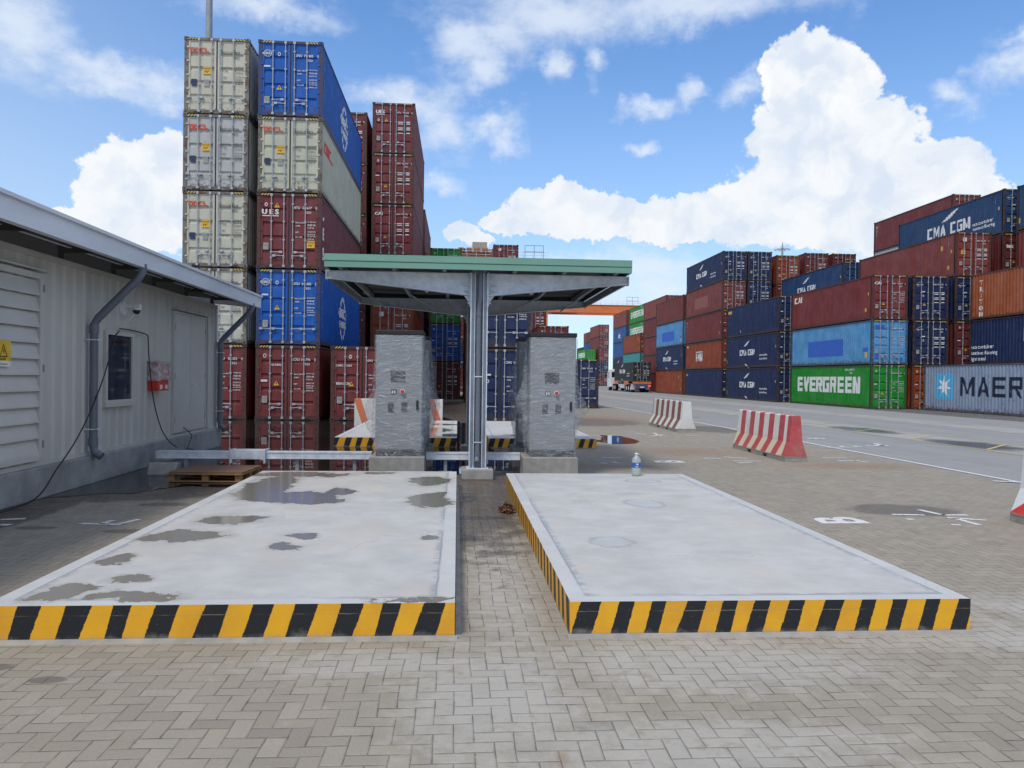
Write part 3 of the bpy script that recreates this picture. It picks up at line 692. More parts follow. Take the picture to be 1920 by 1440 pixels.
def swoosh(y, z, s, up=1):
    pts = []
    n = 10
    for i in range(n+1): t = i/n; pts.append((t*1.5*s, up*(math.sin(t*1.4)*.55*s)))
    for i in range(n, -1, -1): t = i/n; pts.append((t*1.5*s+.02, up*(math.sin(t*1.4)*.55*s) - up*.22*s*math.sin(math.pi*min(1, t*1.0+.02))**1))
    vs = pts; m_ = n+1
    fs = [(i, i+1, 2*m_-2-i, 2*m_-1-i) for i in range(n)]
    return ([(y+a, z+b_) for a, b_ in vs], fs)
def T(s, size, u, z, bold=.03, sx=1., spacing=1., align='LEFT'):
    vs, fs = text2d(s, size, bold, sx, spacing, align); return ([(u+a, z+b_) for a, b_ in vs], fs)
def TB(s, size, u, z, w=.035, sx=1., bold=.018, align='LEFT', n=3):
    out = []
    for i in range(n):
        a, b_ = T(s, size, u+w*size*(i-(n-1)/2), z, bold, sx, 1.05, align); out.append((a, b_, .0007*i))
    return out
def block(s, h, u, z, w=.78, st=.22, gap=.12, width=None):
    """heavy block capitals built from straight strokes; returns shapes with a small depth step each"""
    def bar(a, b_, c, d): return [(a, b_), (c, b_), (c, d), (a, d)]
    out = []; k = 0
    adv = [(.32 if q == 'I' else .45 if q == ' ' else w*1.22 if q in 'M' else w)+gap for q in s]; tot = sum(adv)-gap
    f = (width/(tot*h)) if width else 1.
    x = 0
    for q, ad in zip(s, adv):
        W = ad-gap; t = st; m0, m1 = .5-t*.45, .5+t*.45; v = t*.9
        P_ = dict(E=[bar(0, 0, t, 1), bar(t, 0, W, v), bar(t, m0, W*.92, m1), bar(t, 1-v, W, 1)],
                  V=[[(0, 1), (t*1.05, 1), (W/2+t*.5, 0), (W/2-t*.5, 0)], [(W-t*1.05, 1), (W, 1), (W/2+t*.5, 0), (W/2-t*.5, 0)]],
                  R=[bar(0, 0, t, 1), bar(t, 1-v, W, 1), bar(W-t, m0, W, 1-v), bar(t, m0, W-t, m1), [(W*.45, m0), (W*.45+t, m0), (W, 0), (W-t, 0)]],
                  G=[bar(0, 0, t, 1), bar(t, 0, W, v), bar(t, 1-v, W, 1), bar(W-t, v, W, m1), bar(W*.5, m0, W-t, m1)],
                  N=[bar(0, 0, t, 1), bar(W-t, 0, W, 1), [(t*.5, 1), (t*1.3, 1), (W-t*.5, 0), (W-t*1.3, 0)]],
                  M=[bar(0, 0, t, 1), bar(W-t, 0, W, 1), [(t*.4, 1), (t*1.25, 1), (W/2+t*.42, .12), (W/2-t*.42, .12)], [(W-t*1.25, 1), (W-t*.4, 1), (W/2+t*.42, .12), (W/2-t*.42, .12)]],
                  A=[[(0, 0), (t, 0), (W/2+t*.5, 1), (W/2-t*.5, 1)], [(W-t, 0), (W, 0), (W/2+t*.5, 1), (W/2-t*.5, 1)], bar(W*.25, .22, W*.75, .22+v*.8)],
                  S=[bar(0, 0, W, v), bar(0, 1-v, W, 1), bar(0, m0, W, m1), bar(0, m1, t, 1-v), bar(W-t, v, W, m0)],
                  K=[bar(0, 0, t, 1), [(t, .42), (t, .62), (W-t*.9, 1), (W, 1)], [(t, .45), (t*1.6, .60), (W, 0), (W-t, 0)]],
                  C=[bar(0, 0, t, 1), bar(t, 0, W, v), bar(t, 1-v, W, 1)],
                  H=[bar(0, 0, t, 1), bar(W-t, 0, W, 1), bar(t, m0, W-t, m1)],
                  O=[bar(0, 0, t, 1), bar(W-t, 0, W, 1), bar(t, 0, W-t, v), bar(t, 1-v, W-t, 1)],
                  L=[bar(0, 0, t, 1), bar(t, 0, W, v)], I=[bar(0, 0, t, 1)], T=[bar(W/2-t/2, 0, W/2+t/2, 1-v), bar(0, 1-v, W, 1)],
                  U=[bar(0, 0, t, 1), bar(W-t, 0, W, 1), bar(t, 0, W-t, v)], P=[bar(0, 0, t, 1), bar(t, 1-v, W, 1), bar(W-t, m0, W, 1-v), bar(t, m0, W-t, m1)])
        P_[' '] = []
        for pg in P_[q]:
            out.append(([(u+(x+a)*h*f, z+b_*h) for a, b_ in pg], [(0, 1, 2, 3)], .0005*(k % 4))); k += 1
        x += ad
    return out
def Rc(u0, z0, u1, z1): return ([(u0, z0), (u1, z0), (u1, z1), (u0, z1)], [(0, 1, 2, 3)])
def TV(s, size, u, z, bold=.03, step=1.05):
    out = []
    for i, chx in enumerate(s): out.append(T(chx, size, u, z-i*size*step, bold, 1., 1., 'CENTER'))
    return out
def side_items(kind, h):
    """list of (name, colour, shapes in metres along the side from its left edge as one reads it)"""
    wh = (.70, .72, .72); L = LEN; out = []
    tail = [TV('45G1', .10, L-.9, h-.5)[0]]
    vt = TV('TCNU 41758', .12, L-.85, h-.45, .02, 1.05)
    ye = [Rc(L-.95, .55, L-.72, .78), Rc(L-.62, h-1.3, L-.45, h-1.1)]
    if kind == 'ever': out = [('side_lettering', wh, block('EVERGREEN', 1.12, 1.25, .98, .72, .25, .09, 9.5)), ('side_lettering', wh, [T('EGHU 902171', .19, 8.7, h-.38, .02, 1.2), T('45G1', .17, 9.4, h-.60, .02)])]
    elif kind in ('cma', 'cma_big'):
        b = 1.0 if kind == 'cma' else 1.45
        out = [('side_lettering', wh, block('CMA CGM', .52*b**1.2, 3.6 if b == 1 else 3.9, 1.12 if b == 1 else .95, .8, .22, .16, 3.6 if b == 1 else 4.9) + [swoosh(4.6 if b == 1 else 5.6, 1.95, .9*b), ([(x, 1.1-.0-(z_-1.1)) for x, z_ in swoosh(4.8 if b == 1 else 6.2, 1.85, .75)[0]], swoosh(0, 0, 1)[1]),
                T('eco container', .26*b**.7, 8.3 if b == 1 else 9.0, 1.0, .02, 1.15), T('bamboo flooring', .24*b**.7, 8.3 if b == 1 else 9.1, .68, .02, 1.05)] + vt)]
        out.append(('side_label', (.6, .38, .05), [Rc(.15, .45, .32, .8)] + ye[1:]))
    elif kind == 'maersk':
        st = [(2.1+math.cos(a)*r_, 1.55+math.sin(a)*r_) for i in range(14) for a, r_ in [(math.pi/2+i*math.pi/7, .72 if i % 2 == 0 else .27)]]
        out = [('logo_panel', (.10, .42, .68), [Rc(1.2, .72, 3.0, 2.35)]), ('star_emblem', (.75, .78, .80), [([(x, z_) for x, z_ in st], [tuple(range(14))])]), ('side_lettering', (.010, .018, .045), block('MAERSK', 1.12, 3.65, 1.0, .86, .19, .22, 7.6))]
    elif kind == 'tri': out = [('side_lettering', (.62, .60, .55), TV('TRITON', .42, 1.0, h-.75, .03, .95) + [(q[0], q[1], .0007) for q in TV('TRITON', .42, 1.035, h-.75, .03, .95)])]
    elif kind == 'eco': out = [('side_lettering', wh, block('CMA CGM', .80, 4.8, 1.35, .8, .22, .16, 5.2) + [T('eco container', .33, .15, 1.05, .02, 1.15), T('bamboo flooring', .33, .15, .67, .02, 1.1), T('light steel', .33, .15, .30, .02, 1.1), swoosh(6.3, 2.1, 1.1)])]
    elif kind == 'hmm': out = [('side_lettering', wh, block('HMM', .85, 3.9, .85, .8, .24, .10, 2.1) + [Rc(3.85, 1.80, 6.1, 1.90)] + [Rc(.5, h-.45, .95, h-.32)])]
    elif kind == 'apl': out = [('side_lettering', wh, block('APL', .8, 4.8, .8, .8, .25, .1, 2.2)), ('logo_panel', (.55, .05, .05), [Rc(4.9, 1.8, 6.6, 2.05)])]
    elif kind == 'cai': out = [('side_lettering', (.75, .72, .6), block('CAI', .45, .6, h-.85, .85, .26, .12, 1.3)), ('side_label', (.65, .42, .05), ye)]
    elif kind == 'lblue': out = [('logo_panel', (.035, .13, .52), [Rc(3.0, .65, 8.4, 1.82)]), ('side_label', (.6, .42, .08), [Rc(L-.95, .45, L-.65, .9)]), ('side_label', (.035, .13, .52), [Rc(L-1.15, .82, L-.5, 1.1)])]
    elif kind == 'plainred': out = [('side_lettering', wh, TV('UES', .34, .5, h-.7, .03)), ('side_label', (.6, .4, .05), ye)]
    elif kind == 'patchred': out = [('faded_panel', (.27, .10, .09), [Rc(3.2, .7, 7.8, 1.9)]), ('side_lettering', wh, TV('STAR', .3, .5, h-.7, .03)+vt)]
    elif kind == 'vred': out = [('side_lettering', wh, vt), ('side_label', (.6, .4, .05), ye + [Rc(L-1.6, h-1.0, L-1.4, h-.7)])]
    elif kind == 'ylab': out = [('side_label', (.6, .42, .05), [Rc(.35, h-.62, 1.25, h-.36)]), ('side_lettering', wh, vt + [T('L', .3, 3.6, .4)])]
    elif kind == 'seq': out = [('side_lettering', (.6, .45, .1), [T('SEC', .3, .5, h-.7, .04, 1.2)]), ('side_lettering', wh, vt)]
    elif kind == 'cosco':
        c = 6.0; sh = [ring(c, h*.5, 1.0, .82, 28, .85)]
        sh = [(sh[0][0], [f for i, f in enumerate(sh[0][1]) if i % 7 not in (0, )])]
        sh += TB('COSCO', .62, c, h*.5+.02, .05, 1.0, .02, 'CENTER') + TB('SHIPPING', .42, c, h*.5-.42, .05, 1.0, .02, 'CENTER')
        out = [('side_lettering', wh, sh + TV('CSNU 791805', .165, .55, h-.5, .03, 1.05))]
    elif kind == 'oocl': out = [('side_lettering', (.62, .06, .04), block('OOCL', .46, .7, h-1.15, .9, .26, .12, 2.0))]
    elif kind == 'uesv': out = [('side_lettering', wh, TV('UES', .62, .75, h-.85, .06, 1.25))]
    return out
def side_meshes(kind, h, side):
    key = (kind, h, side)
    if key not in _sd:
        r_ = []
        for ix, (nm, c, shapes) in enumerate(side_items(kind, h)):
            shapes = [(q[0], q[1], (q[2] if len(q) > 2 else 0)+.0025*ix) for q in shapes]
            if side < 0: shapes = [([(LEN-u, z) for u, z in q[0]],) + tuple(q[1:]) for q in shapes]
            me = conform(shapes, side); me.name = nm; me.materials.append(M['cdecal']); r_.append((nm, c, me))
        _sd[key] = r_
    return _sd[key]
C_ = dict(beige=(.51, .49, .405), greyw=(.47, .485, .475), blue=(.010, .105, .42), red=(.155, .032, .036), red2=(.165, .036, .035), red3=(.21, .056, .048), rust=(.25, .058, .028), navy=(.014, .026, .082), navy2=(.020, .055, .135),
          green=(.022, .245, .035), lblue=(.115, .31, .56), grey=(.26, .32, .41), brown=(.30, .095, .042), teal=(.05, .26, .26), mblue=(.030, .105, .30), black=(.022, .026, .034), dred=(.125, .026, .026))
CN = dict(beige='cream', greyw='pale grey', blue='bright blue', red='maroon', red2='dull red', red3='faded red', rust='orange red', navy='navy blue', navy2='dark blue', green='green', lblue='light blue', grey='grey blue', brown='brown', teal='teal', mblue='mid blue', black='black', dred='dark red')
ncont = 0
def container(x, y, z, c, h=2.896, door='plain', code=None, side=None, sd=-1, lc=None, label='', group=None, detail=1, extra=(), rods=0, rz=0):
    """detail 2 near, 1 middle, 0 far"""
    global ncont; ncont += 1; r_ = random.Random(ncont)
    t = empty('shipping_container', (x, y, z), rz + (r_.uniform(-.0015, .0015)), label, 'shipping container', group)
    base = C_[c]; f = r_.uniform(.92, 1.08); cc = tuple(q*f*r_.uniform(.97, 1.03) for q in base); ms = meshes(h)
    link('corrugated_shell', ms['shell'], None, t, color=cc); link('frame', ms['frame'], None, t, color=tuple(q*.85 for q in cc))
    rset = ms['rods2'] if rods else ms['rods']
    ds = []
    for i in (0, 1):
        d = link('door', ms['door'][i], None, t, color=cc); ds.append(d)
        for q in rset[i]: link('lock_rod', q, None, d)
    if h > 2.8: link('hazard_marking', ms['haz'], None, t)
    lcol = lc or ((.10, .11, .12) if c in ('beige', 'greyw') else (.66, .67, .66))
    if detail > 0:
        code = code or ('%s %06d %d' % (r_.choice(['TCNU', 'CMAU', 'UETU', 'CAAU', 'BEAU']), 100000+r_.randint(0, 7)*111111, 4))
        link('lettering', code_mesh(code, h, detail > 1, ncont % 6 if detail < 2 else ncont), None, ds[1], color=lcol)
        lg = (.60, .075, .04) if door == 'oocl' else (.03, .12, .5) if door == 'lb' else (.66, .67, .66)
        link('logo', logo_mesh(door, h), None, ds[0], color=lg)
        for (k, sx_, sz, di) in (extra or ([('tri', -.42, h*.36, 0), ('plate2', -.86, .85, 0)] if r_.random() < .8 else [('plate2', -.86, .85, 0)])):
            o = link({'tri': 'warning_triangle', 'sq': 'caution_sticker', 'plate': 'dark_plate', 'plate2': 'data_plate'}[k], sticker_mesh(k, h), None, ds[di]); o.location = (sx_, 0, sz)
    if side:
        for nm, c2, me in side_meshes(side, h, sd): link(nm, me, None, t, color=c2)
    return t
HC, ST = 2.896, 2.591
TIER = {1: ['only'], 2: ['lower', 'upper'], 3: ['bottom', 'middle', 'top'], 4: ['bottom', 'second', 'third', 'top'], 5: ['bottom', 'second', 'third', 'fourth', 'top'], 6: ['bottom', 'second', 'third', 'fourth', 'fifth', 'top']}
def stack(x, y, where, tiers, group, sd=-1, detail=1, rz=0):
    z = 0.0; n = len(tiers)
    for i, t in enumerate(tiers):
        t = dict(t); h = t.get('h', HC); t['h'] = h
        tn = TIER[n][i]; c = t['c']
        note = t.pop('note', '')
        if n == 1: lab = f'{CN[c]} container{note} standing alone {where}'
        else: lab = f'{CN[c]} container{note}, {tn} of {where}'
        t.setdefault('detail', detail)
        container(x + (0 if i == 0 else random.Random(i+int(x*10)).uniform(-.02, .02)), y + random.Random(i*7+int(y)).uniform(-.03, .03), z, sd=sd, label=lab, group=group, rz=rz, **t); z += h + .012
random.seed(5)
GL = 'containers stacked with doors to the camera on the left'
GR = 'containers stacked with long sides along the right of the road'
E_o = [('sq', -.36, HC-1.25, 0), ('plate', -.84, HC-1.72, 0), ('plate2', -.38, HC-1.72, 0)]
E_c = [('tri', -.42, 1.10, 0), ('plate2', -.88, .62, 0)]
E_r = [('tri', -.42, 1.42, 0), ('plate2', -.86, .80, 0)]
E_u = [('tri', -.45, HC-.48, 0), ('plate2', -.86, .85, 0), ('sq', .83, .95, 1)]
Y1 = 30.2
stack(-9.27, Y1, 'the tall stack directly behind the hut', [dict(c='red2', door='plain', code='FFAU 582353 4', extra=E_r), dict(c='beige', door='oocl', code='OOCU 848554 7', extra=E_o), dict(c='beige', door='oocl', code='OOCU 808528 4', extra=E_o),
      dict(c='greyw', door='oocl', code='OOCU 539194 8', extra=E_o, rods=1, note=' with bright red letters'), dict(c='beige', door='oocl', code='OOCU 698907 5', extra=E_o, rods=1, note=' with faded orange letters')], GL, 1, 2)
stack(-6.52, Y1, 'the stack between the hut and the canopy', [dict(c='red2', door='global', code='GCXU 546796 3', extra=E_r), dict(c='blue', door='cosco', code='CSGU 645388 5', side='cosco', extra=E_r, rods=1), dict(c='red', door='ues', code='UETU 528617 0', side='uesv', extra=E_u),
      dict(c='beige', door='oocl', code='OOCU 769432 8', side='oocl', extra=E_o, rods=1), dict(c='blue', door='cosco', code='CSNU 791805 0', side='cosco', extra=E_c)], GL, 1, 2)
stack(-3.68, Y1, 'behind the left wrapped cabinet', [dict(c='red2', door='beacon', code='BEAU 412306 7', extra=E_r)], GL, 1, 2)
stack(1.68, Y1+.1, 'the pair behind the canopy post', [dict(c='navy', door='cma', code='ECMU 548207 9', rods=1, extra=[('plate2', -.86, .8, 0)]), dict(c='navy', door='cma', code='CMAU 620781 1', rods=1, extra=[('plate2', -.86, .8, 0)])], GL, -1, 2)
Y2 = 44.9
stack(-6.55, Y2, 'the stack half hidden behind the blue and cream one', [dict(c='dred', h=ST), dict(c='red'), dict(c='red', h=ST), dict(c='red'), dict(c='red'), dict(c='red', code='UETU 773862 8')], GL, 1)
stack(-3.84, Y2, 'the tall maroon stack left of the canopy', [dict(c='dred'), dict(c='rust', door='box', extra=[('plate2', -.86, .85, 0)]), dict(c='red'), dict(c='red', door='cai', code='CAAU 991932 5'), dict(c='red2', door='plain', code='TRHU 632916 3'), dict(c='red', door='ues2', code='UETU 775256 8', extra=[('tri', -.42, HC-1.0, 0), ('plate2', -.86, .85, 0)])], GL, 1)
stack(1.68, Y2, 'the column hidden behind the navy pair', [dict(c='dred'), dict(c='dred'), dict(c='rust')], GL, -1, 0)
stack(1.68, 59.6, 'the column far behind the navy pair', [dict(c='dred'), dict(c='navy'), dict(c='rust')], GL, -1, 0)
stack(.95, 89.0, 'the last column in the gap left of the post', [dict(c='dred'), dict(c='navy'), dict(c='dred')], GL, -1, 0)
stack(7.05, Y2, 'just right of the right wrapped cabinet', [dict(c='navy', door='cma', code='ECMU 756632 8', rods=1)], GL, -1, 2)
Y3 = 59.6
stack(-3.84, Y3, 'the stack whose edge shows behind the tall maroon one', [dict(c='red') for _ in range(5)], GL, 1, 0)
stack(-1.0, Y3, 'the mixed stack seen left of the canopy post', [dict(c='dred', door='plain'), dict(c='blue', door='plain'), dict(c='green', door='plain'), dict(c='green')], GL, 1)
stack(7.33, Y3, 'the low pair peeping over the right wrapped cabinet', [dict(c='red'), dict(c='red')], GL, -1)
Y4 = 74.3
stack(4.5, Y4, 'the stack rising above the middle of the canopy', [dict(c='dred'), dict(c='red'), dict(c='red'), dict(c='red'), dict(c='red2', door='box')], GL, -1)
stack(7.25, Y4, 'the stack seen just right of the canopy post', [dict(c='red') for _ in range(4)], GL, -1)
# right hand block
def rx(px, py, Y): return gy(px, py, Y).x + W2
P0 = 48.3; PT = 13.2
# nearest bay, mostly out of the frame
YB = 47.7-LEN
stack(rx(1731, 725, 47.7), YB, 'at the right picture edge', [dict(c='grey', side='maersk', detail=0, note=' with white star')], GR)
stack(rx(1817.5, 600, 47.7), YB, 'the stack behind the star marked container', [dict(c='dred'), dict(c='navy', side='eco'), dict(c='brown', side='tri')], GR, detail=0)
stack(rx(1906, 400, 47.7), YB, 'the stack cut off at the upper right corner', [dict(c='dred'), dict(c='dred'), dict(c='red2'), dict(c='red2'), dict(c='navy2', side='cma')], GR, detail=0)
# second bay
stack(rx(1633.5, 690, P0), P0, 'the front stack with the pale blue box', [dict(c='green', door='plain', side='ever', code='EGHU 902171 5'), dict(c='lblue', door='lb', side='lblue', code='CAAU 418822 1', note=' with blue panel'), dict(c='red2', door='cai', side='cai', code='CAIU 790217 3')], GR, detail=2)
stack(rx(1711, 640, P0), P0, 'the narrow navy stack beside the pale blue box', [dict(c='rust'), dict(c='navy', door='cma', code='CMAU 648206 2'), dict(c='navy', door='cma', code='CMAU 516372 8')], GR)
stack(rx(1792.5, 490, P0), P0, 'the stack crowned by a long faded red one', [dict(c='dred'), dict(c='dred', door='plain'), dict(c='navy', door='cma'), dict(c='red3', door='box', side='vred', extra=[('sq', -.70, HC-1.3, 0), ('plate2', -.86, .85, 0)])], GR)
stack(rx(1882, 400, P0), P0, 'the stack topped by the big white lettering', [dict(c='dred'), dict(c='red2'), dict(c='red2'), dict(c='dred', door='tex'), dict(c='navy2', door='cma', side='cma_big')], GR)
# third bay
Y = P0+PT
stack(rx(1458, 690, Y), Y, 'the all navy stack beside the green one', [dict(c='navy', side='cma'), dict(c='navy', side='cma'), dict(c='navy', side='ylab', note=' with yellow tag')], GR, detail=1)
stack(rx(1458, 690, Y)+2.85, Y, 'the second row behind the all navy stack', [dict(c='dred'), dict(c='navy'), dict(c='navy')], GR, detail=0)
stack(rx(1580, 540, Y), Y, 'the stack showing a navy top above the cai red one'.replace('cai red', 'dull red'), [dict(c='dred'), dict(c='red2'), dict(c='red2'), dict(c='navy2', side='cma')], GR, detail=0)
stack(rx(1786, 400, Y), Y, 'the highest stack at the upper right', [dict(c='dred'), dict(c='red2'), dict(c='red2'), dict(c='red2'), dict(c='greyw'), dict(c='red2', side='plainred')], GR, detail=1)
# fourth bay
Y = P0+2*PT; x0 = rx(1353, 640, Y)
stack(x0, Y, 'the five high stack with the navy roof box', [dict(c='navy', side='seq'), dict(c='rust', side='hmm'), dict(c='red2', side='plainred'), dict(c='red3', side='patchred'), dict(c='navy', door='cma', side='cma')], GR)
stack(x0+2.55, Y, 'the navy stack just right of the five high one', [dict(c='dred'), dict(c='navy'), dict(c='navy'), dict(c='navy', door='cma'), dict(c='navy', door='cma')], GR)
stack(x0+5.4, Y, 'the first red stack in front of the tall lamp', [dict(c='dred'), dict(c='red2'), dict(c='red2', h=ST), dict(c='red2'), dict(c='rust')], GR)
stack(x0+8.3, Y, 'the second red stack right of the tall lamp', [dict(c='dred'), dict(c='red2'), dict(c='red2'), dict(c='red2'), dict(c='red2')], GR)
stack(x0+11.15, Y, 'the third red stack right of the tall lamp', [dict(c='dred'), dict(c='red2'), dict(c='red2'), dict(c='red2'), dict(c='dred')], GR)
# fifth to far bays
Y = P0+3*PT
stack(rx(1280, 640, Y), Y, 'the stack four high beyond the navy ones', [dict(c='rust', side='vred'), dict(c='navy', side='cma'), dict(c='lblue', side='lblue', note=' with blue panel'), dict(c='red2')], GR, detail=0)
Y = P0+4*PT
stack(rx(1248, 600, Y), Y, 'the red stack right of the stacked green pair', [dict(c='dred', h=ST), dict(c='red', h=ST), dict(c='red2', h=ST), dict(c='red', h=ST), dict(c='red3', h=ST)], GR, detail=0)
Y = P0+5*PT
stack(rx(1200, 660, Y), Y, 'the stack right behind the parked truck', [dict(c='dred'), dict(c='teal'), dict(c='rust', side='vred')], GR, detail=1)
Y = P0+6*PT
stack(rx(1209.5, 600, Y), Y, 'the stack crowned by a green pair', [dict(c='dred'), dict(c='dred'), dict(c='red2'), dict(c='green', side='ever'), dict(c='green', side='ever')], GR, detail=0)
Y = P0+7*PT
stack(rx(1174, 640, Y), Y, 'the blue and red stack beyond the truck cab', [dict(c='dred'), dict(c='navy', side='cma'), dict(c='mblue'), dict(c='mblue', side='apl'), dict(c='red3')], GR, detail=0)
Y = P0+10*PT
stack(rx(1122.6, 640, Y), Y, 'the distant red stack at the road end', [dict(c='dred'), dict(c='navy'), dict(c='red2'), dict(c='red2'), dict(c='red3')], GR, detail=1)
stack(rx(1098, 665, Y), Y, 'the distant low stack under the red one', [dict(c='dred'), dict(c='navy'), dict(c='green', side='ever')], GR, detail=0)
Y = P0+12*PT
stack(rx(1108, 640, Y), Y, 'the farthest red and blue stack', [dict(c='navy'), dict(c='navy'), dict(c='mblue'), dict(c='mblue'), dict(c='red3')], GR, detail=0)
Y = P0+14*PT
stack(rx(1093, 660, Y), Y, 'the farthest dark stack beside the right wrapped cabinet', [dict(c='navy'), dict(c='navy'), dict(c='black'), dict(c='black', h=ST)], GR, detail=0)
M['rustor'] = simple('trolley_paint', (.22, .07, .03), .6, 0, 3, .4)
# ---------------------------------------------------------------- canopy
XC, YF, YR = .355, 13.42, 17.9
t = empty('charging_canopy', (XC, YF, 0), 0, 'green edged steel canopy on two grey posts between the platforms', 'canopy')
LY = YR-YF
def hcol(y, name='post'):
    mb = MB()
    for s in (-1, 1): mb.box(min(s*.075, s*.145), max(s*.075, s*.145), y-.012, y+.012, .19, 3.54); mb.box(min(s*.130, s*.150), max(s*.130, s*.150), y-.13, y+.13, .19, 3.54)
    for s in (-1, 1): mb.box(min(s*.066, s*.078), max(s*.066, s*.078), y-.13, y+.0, .19, 3.54)
    mb.box(-.13, .13, y+.05, y+.06, .19, 3.54); mb.box(-.19, .19, y-.17, y+.17, .175, .19)
    return mb.build(name, M['galv'], t, .003)
def rafter(y):
    mb = MB()
    for s in (-1, 1):
        x0, x1 = s*.152, s*2.60
        zt0, zt1 = 3.53, 3.53; zb0, zb1 = 3.16, 3.41
        web = [(x0, zb0), (x1, zb1), (x1, zt1), (x0, zt0)]
        mb.prism(web, 1, y-.006, y+.006)
        for za, zb in ((zt0, zt1), (zb0, zb1)):
            mb.prism([(x0, za-.006), (x1, zb-.006), (x1, zb+.006), (x0, za+.006)], 1, y-.075, y-.0062); mb.prism([(x0, za-.006), (x1, zb-.006), (x1, zb+.006), (x0, za+.006)], 1, y+.0062, y+.075)
        mb.box(min(x1, x1+s*.012), max(x1, x1+s*.012), y-.085, y+.085, 3.385, 3.545)
        mb.prism([(x0, 3.03), (x0+s*.01, 3.03), (x0+s*.11, 3.155), (x0, 3.155)], 1, y-.008, y+.008)
        mb.box(min(s*.1505, s*.166), max(s*.1505, s*.166), y-.09, y+.09, 2.97, 3.56)
        for zz in (3.03, 3.22, 3.32, 3.45):
            for yy in (-.06, .06): mb.tube([(s*.166, y+yy, zz), (s*.20, y+yy, zz)], .013, 6)
        mb.box(min(x0, x0+s*.16), max(x0, x0+s*.16), y-.07, y-.0065, 3.33, 3.338); mb.box(min(x0, x0+s*.12), max(x0, x0+s*.12), y-.05, y-.0065, 3.235, 3.243)
    return mb.build('rafter', M['galv'], t, fixn=True)
for y in (0, LY):
    hcol(y); rafter(y)
    MB().box(-.27, .27, y-.27, y+.27, 0, .175).build('post_footing', M['concrete'], t, .012)
mb = MB()
for x in (-2.35, -1.45, -.6, .6, 1.45, 2.35):
    mb.box(x-.03, x+.03, -.35, LY+.35, 3.55, 3.65)
for x in (-2.60, 2.60): mb.box(min(x, x-.04*(1 if x > 0 else -1)), max(x, x-.04*(1 if x > 0 else -1)), .09, LY-.09, 3.40, 3.53)
mb.build('purlins', M['galv_dark'], t)
mb = MB()
for s in (-1, 1):
    for (xa, xb) in ((.9, 1.5), (2.0, 2.45)):
        mb.tube([(s*xa, .08, 3.22 if xa < 1 else 3.38), (s*xb, .62, 3.6)], .02, 5)
        mb.tube([(s*xa, LY-.08, 3.3), (s*xb, LY-.62, 3.6)], .02, 5)
mb.build('knee_braces', M['galv'], t)
# corrugated roof sheet falling to a middle gutter
mb = MB(); n = 60; ya, yb = -.42, LY+.42
for s in (-1, 1):
    v = []
    for i in range(n+1):
        y = ya+(yb-ya)*i/n; k = (.022 if i % 3 == 0 else 0)
        v += [(s*.10, y, 3.655+k), (s*2.54, y, 3.68+k)]
    mb.add(v, [(2*i, 2*i+1, 2*i+3, 2*i+2) for i in range(n)])
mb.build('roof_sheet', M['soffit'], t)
MB().box(-.12, .12, ya+.01, yb-.01, 3.58, 3.66).build('gutter', M['galv_dark'], t)
mb = MB()
for y, s in ((ya, -1), (yb, 1)):
    mb.prism([(y, 3.545), (y+s*.035, 3.545), (y+s*.035, 3.640), (y+s*.022, 3.645), (y+s*.045, 3.652), (y+s*.045, 3.762), (y, 3.762)], 0, -2.575, 2.575)
for x, s in ((-2.54, -1), (2.54, 1)):
    mb.prism([(x, 3.545), (x+s*.035, 3.545), (x+s*.035, 3.640), (x+s*.022, 3.645), (x+s*.045, 3.652), (x+s*.045, 3.762), (x, 3.762)], 1, ya+.001, yb-.001)
mb.build('fascia', M['green_metal'], t, fixn=True)
mb = MB(); mb.box(-2.53, 2.53, yb-.02, yb-.003, 3.548, 3.70); mb.box(-2.537, -2.532, ya+.02, yb-.03, 3.548, 3.68); mb.box(2.532, 2.537, ya+.02, yb-.03, 3.548, 3.68); mb.build('fascia_shade_strip', M['soffit'], t)  # dark strips added inside the green fascia to paint the shade there
mb = MB(); mb.tube([(.02, -.09, 3.56), (.02, -.09, 3.12), (.0, -.09, 2.98), (-.005, -.09, 2.88), (-.005, -.09, .42), (-.01, -.11, .33), (-.015, -.19, .28)], .047, 14)
mb.tube([(-.005, -.09, 2.86), (-.005, -.09, 2.80)], .056, 14); mb.tube([(-.005, -.09, .46), (-.005, -.09, .40)], .056, 14)
dp = mb.build('downpipe', M['pvc'], t)
mb = MB()
for z in (.62, 1.75): mb.box(-.064, .064, -.142, -.132, z, z+.018)
mb.build('pipe_clip', M['galv'], dp)

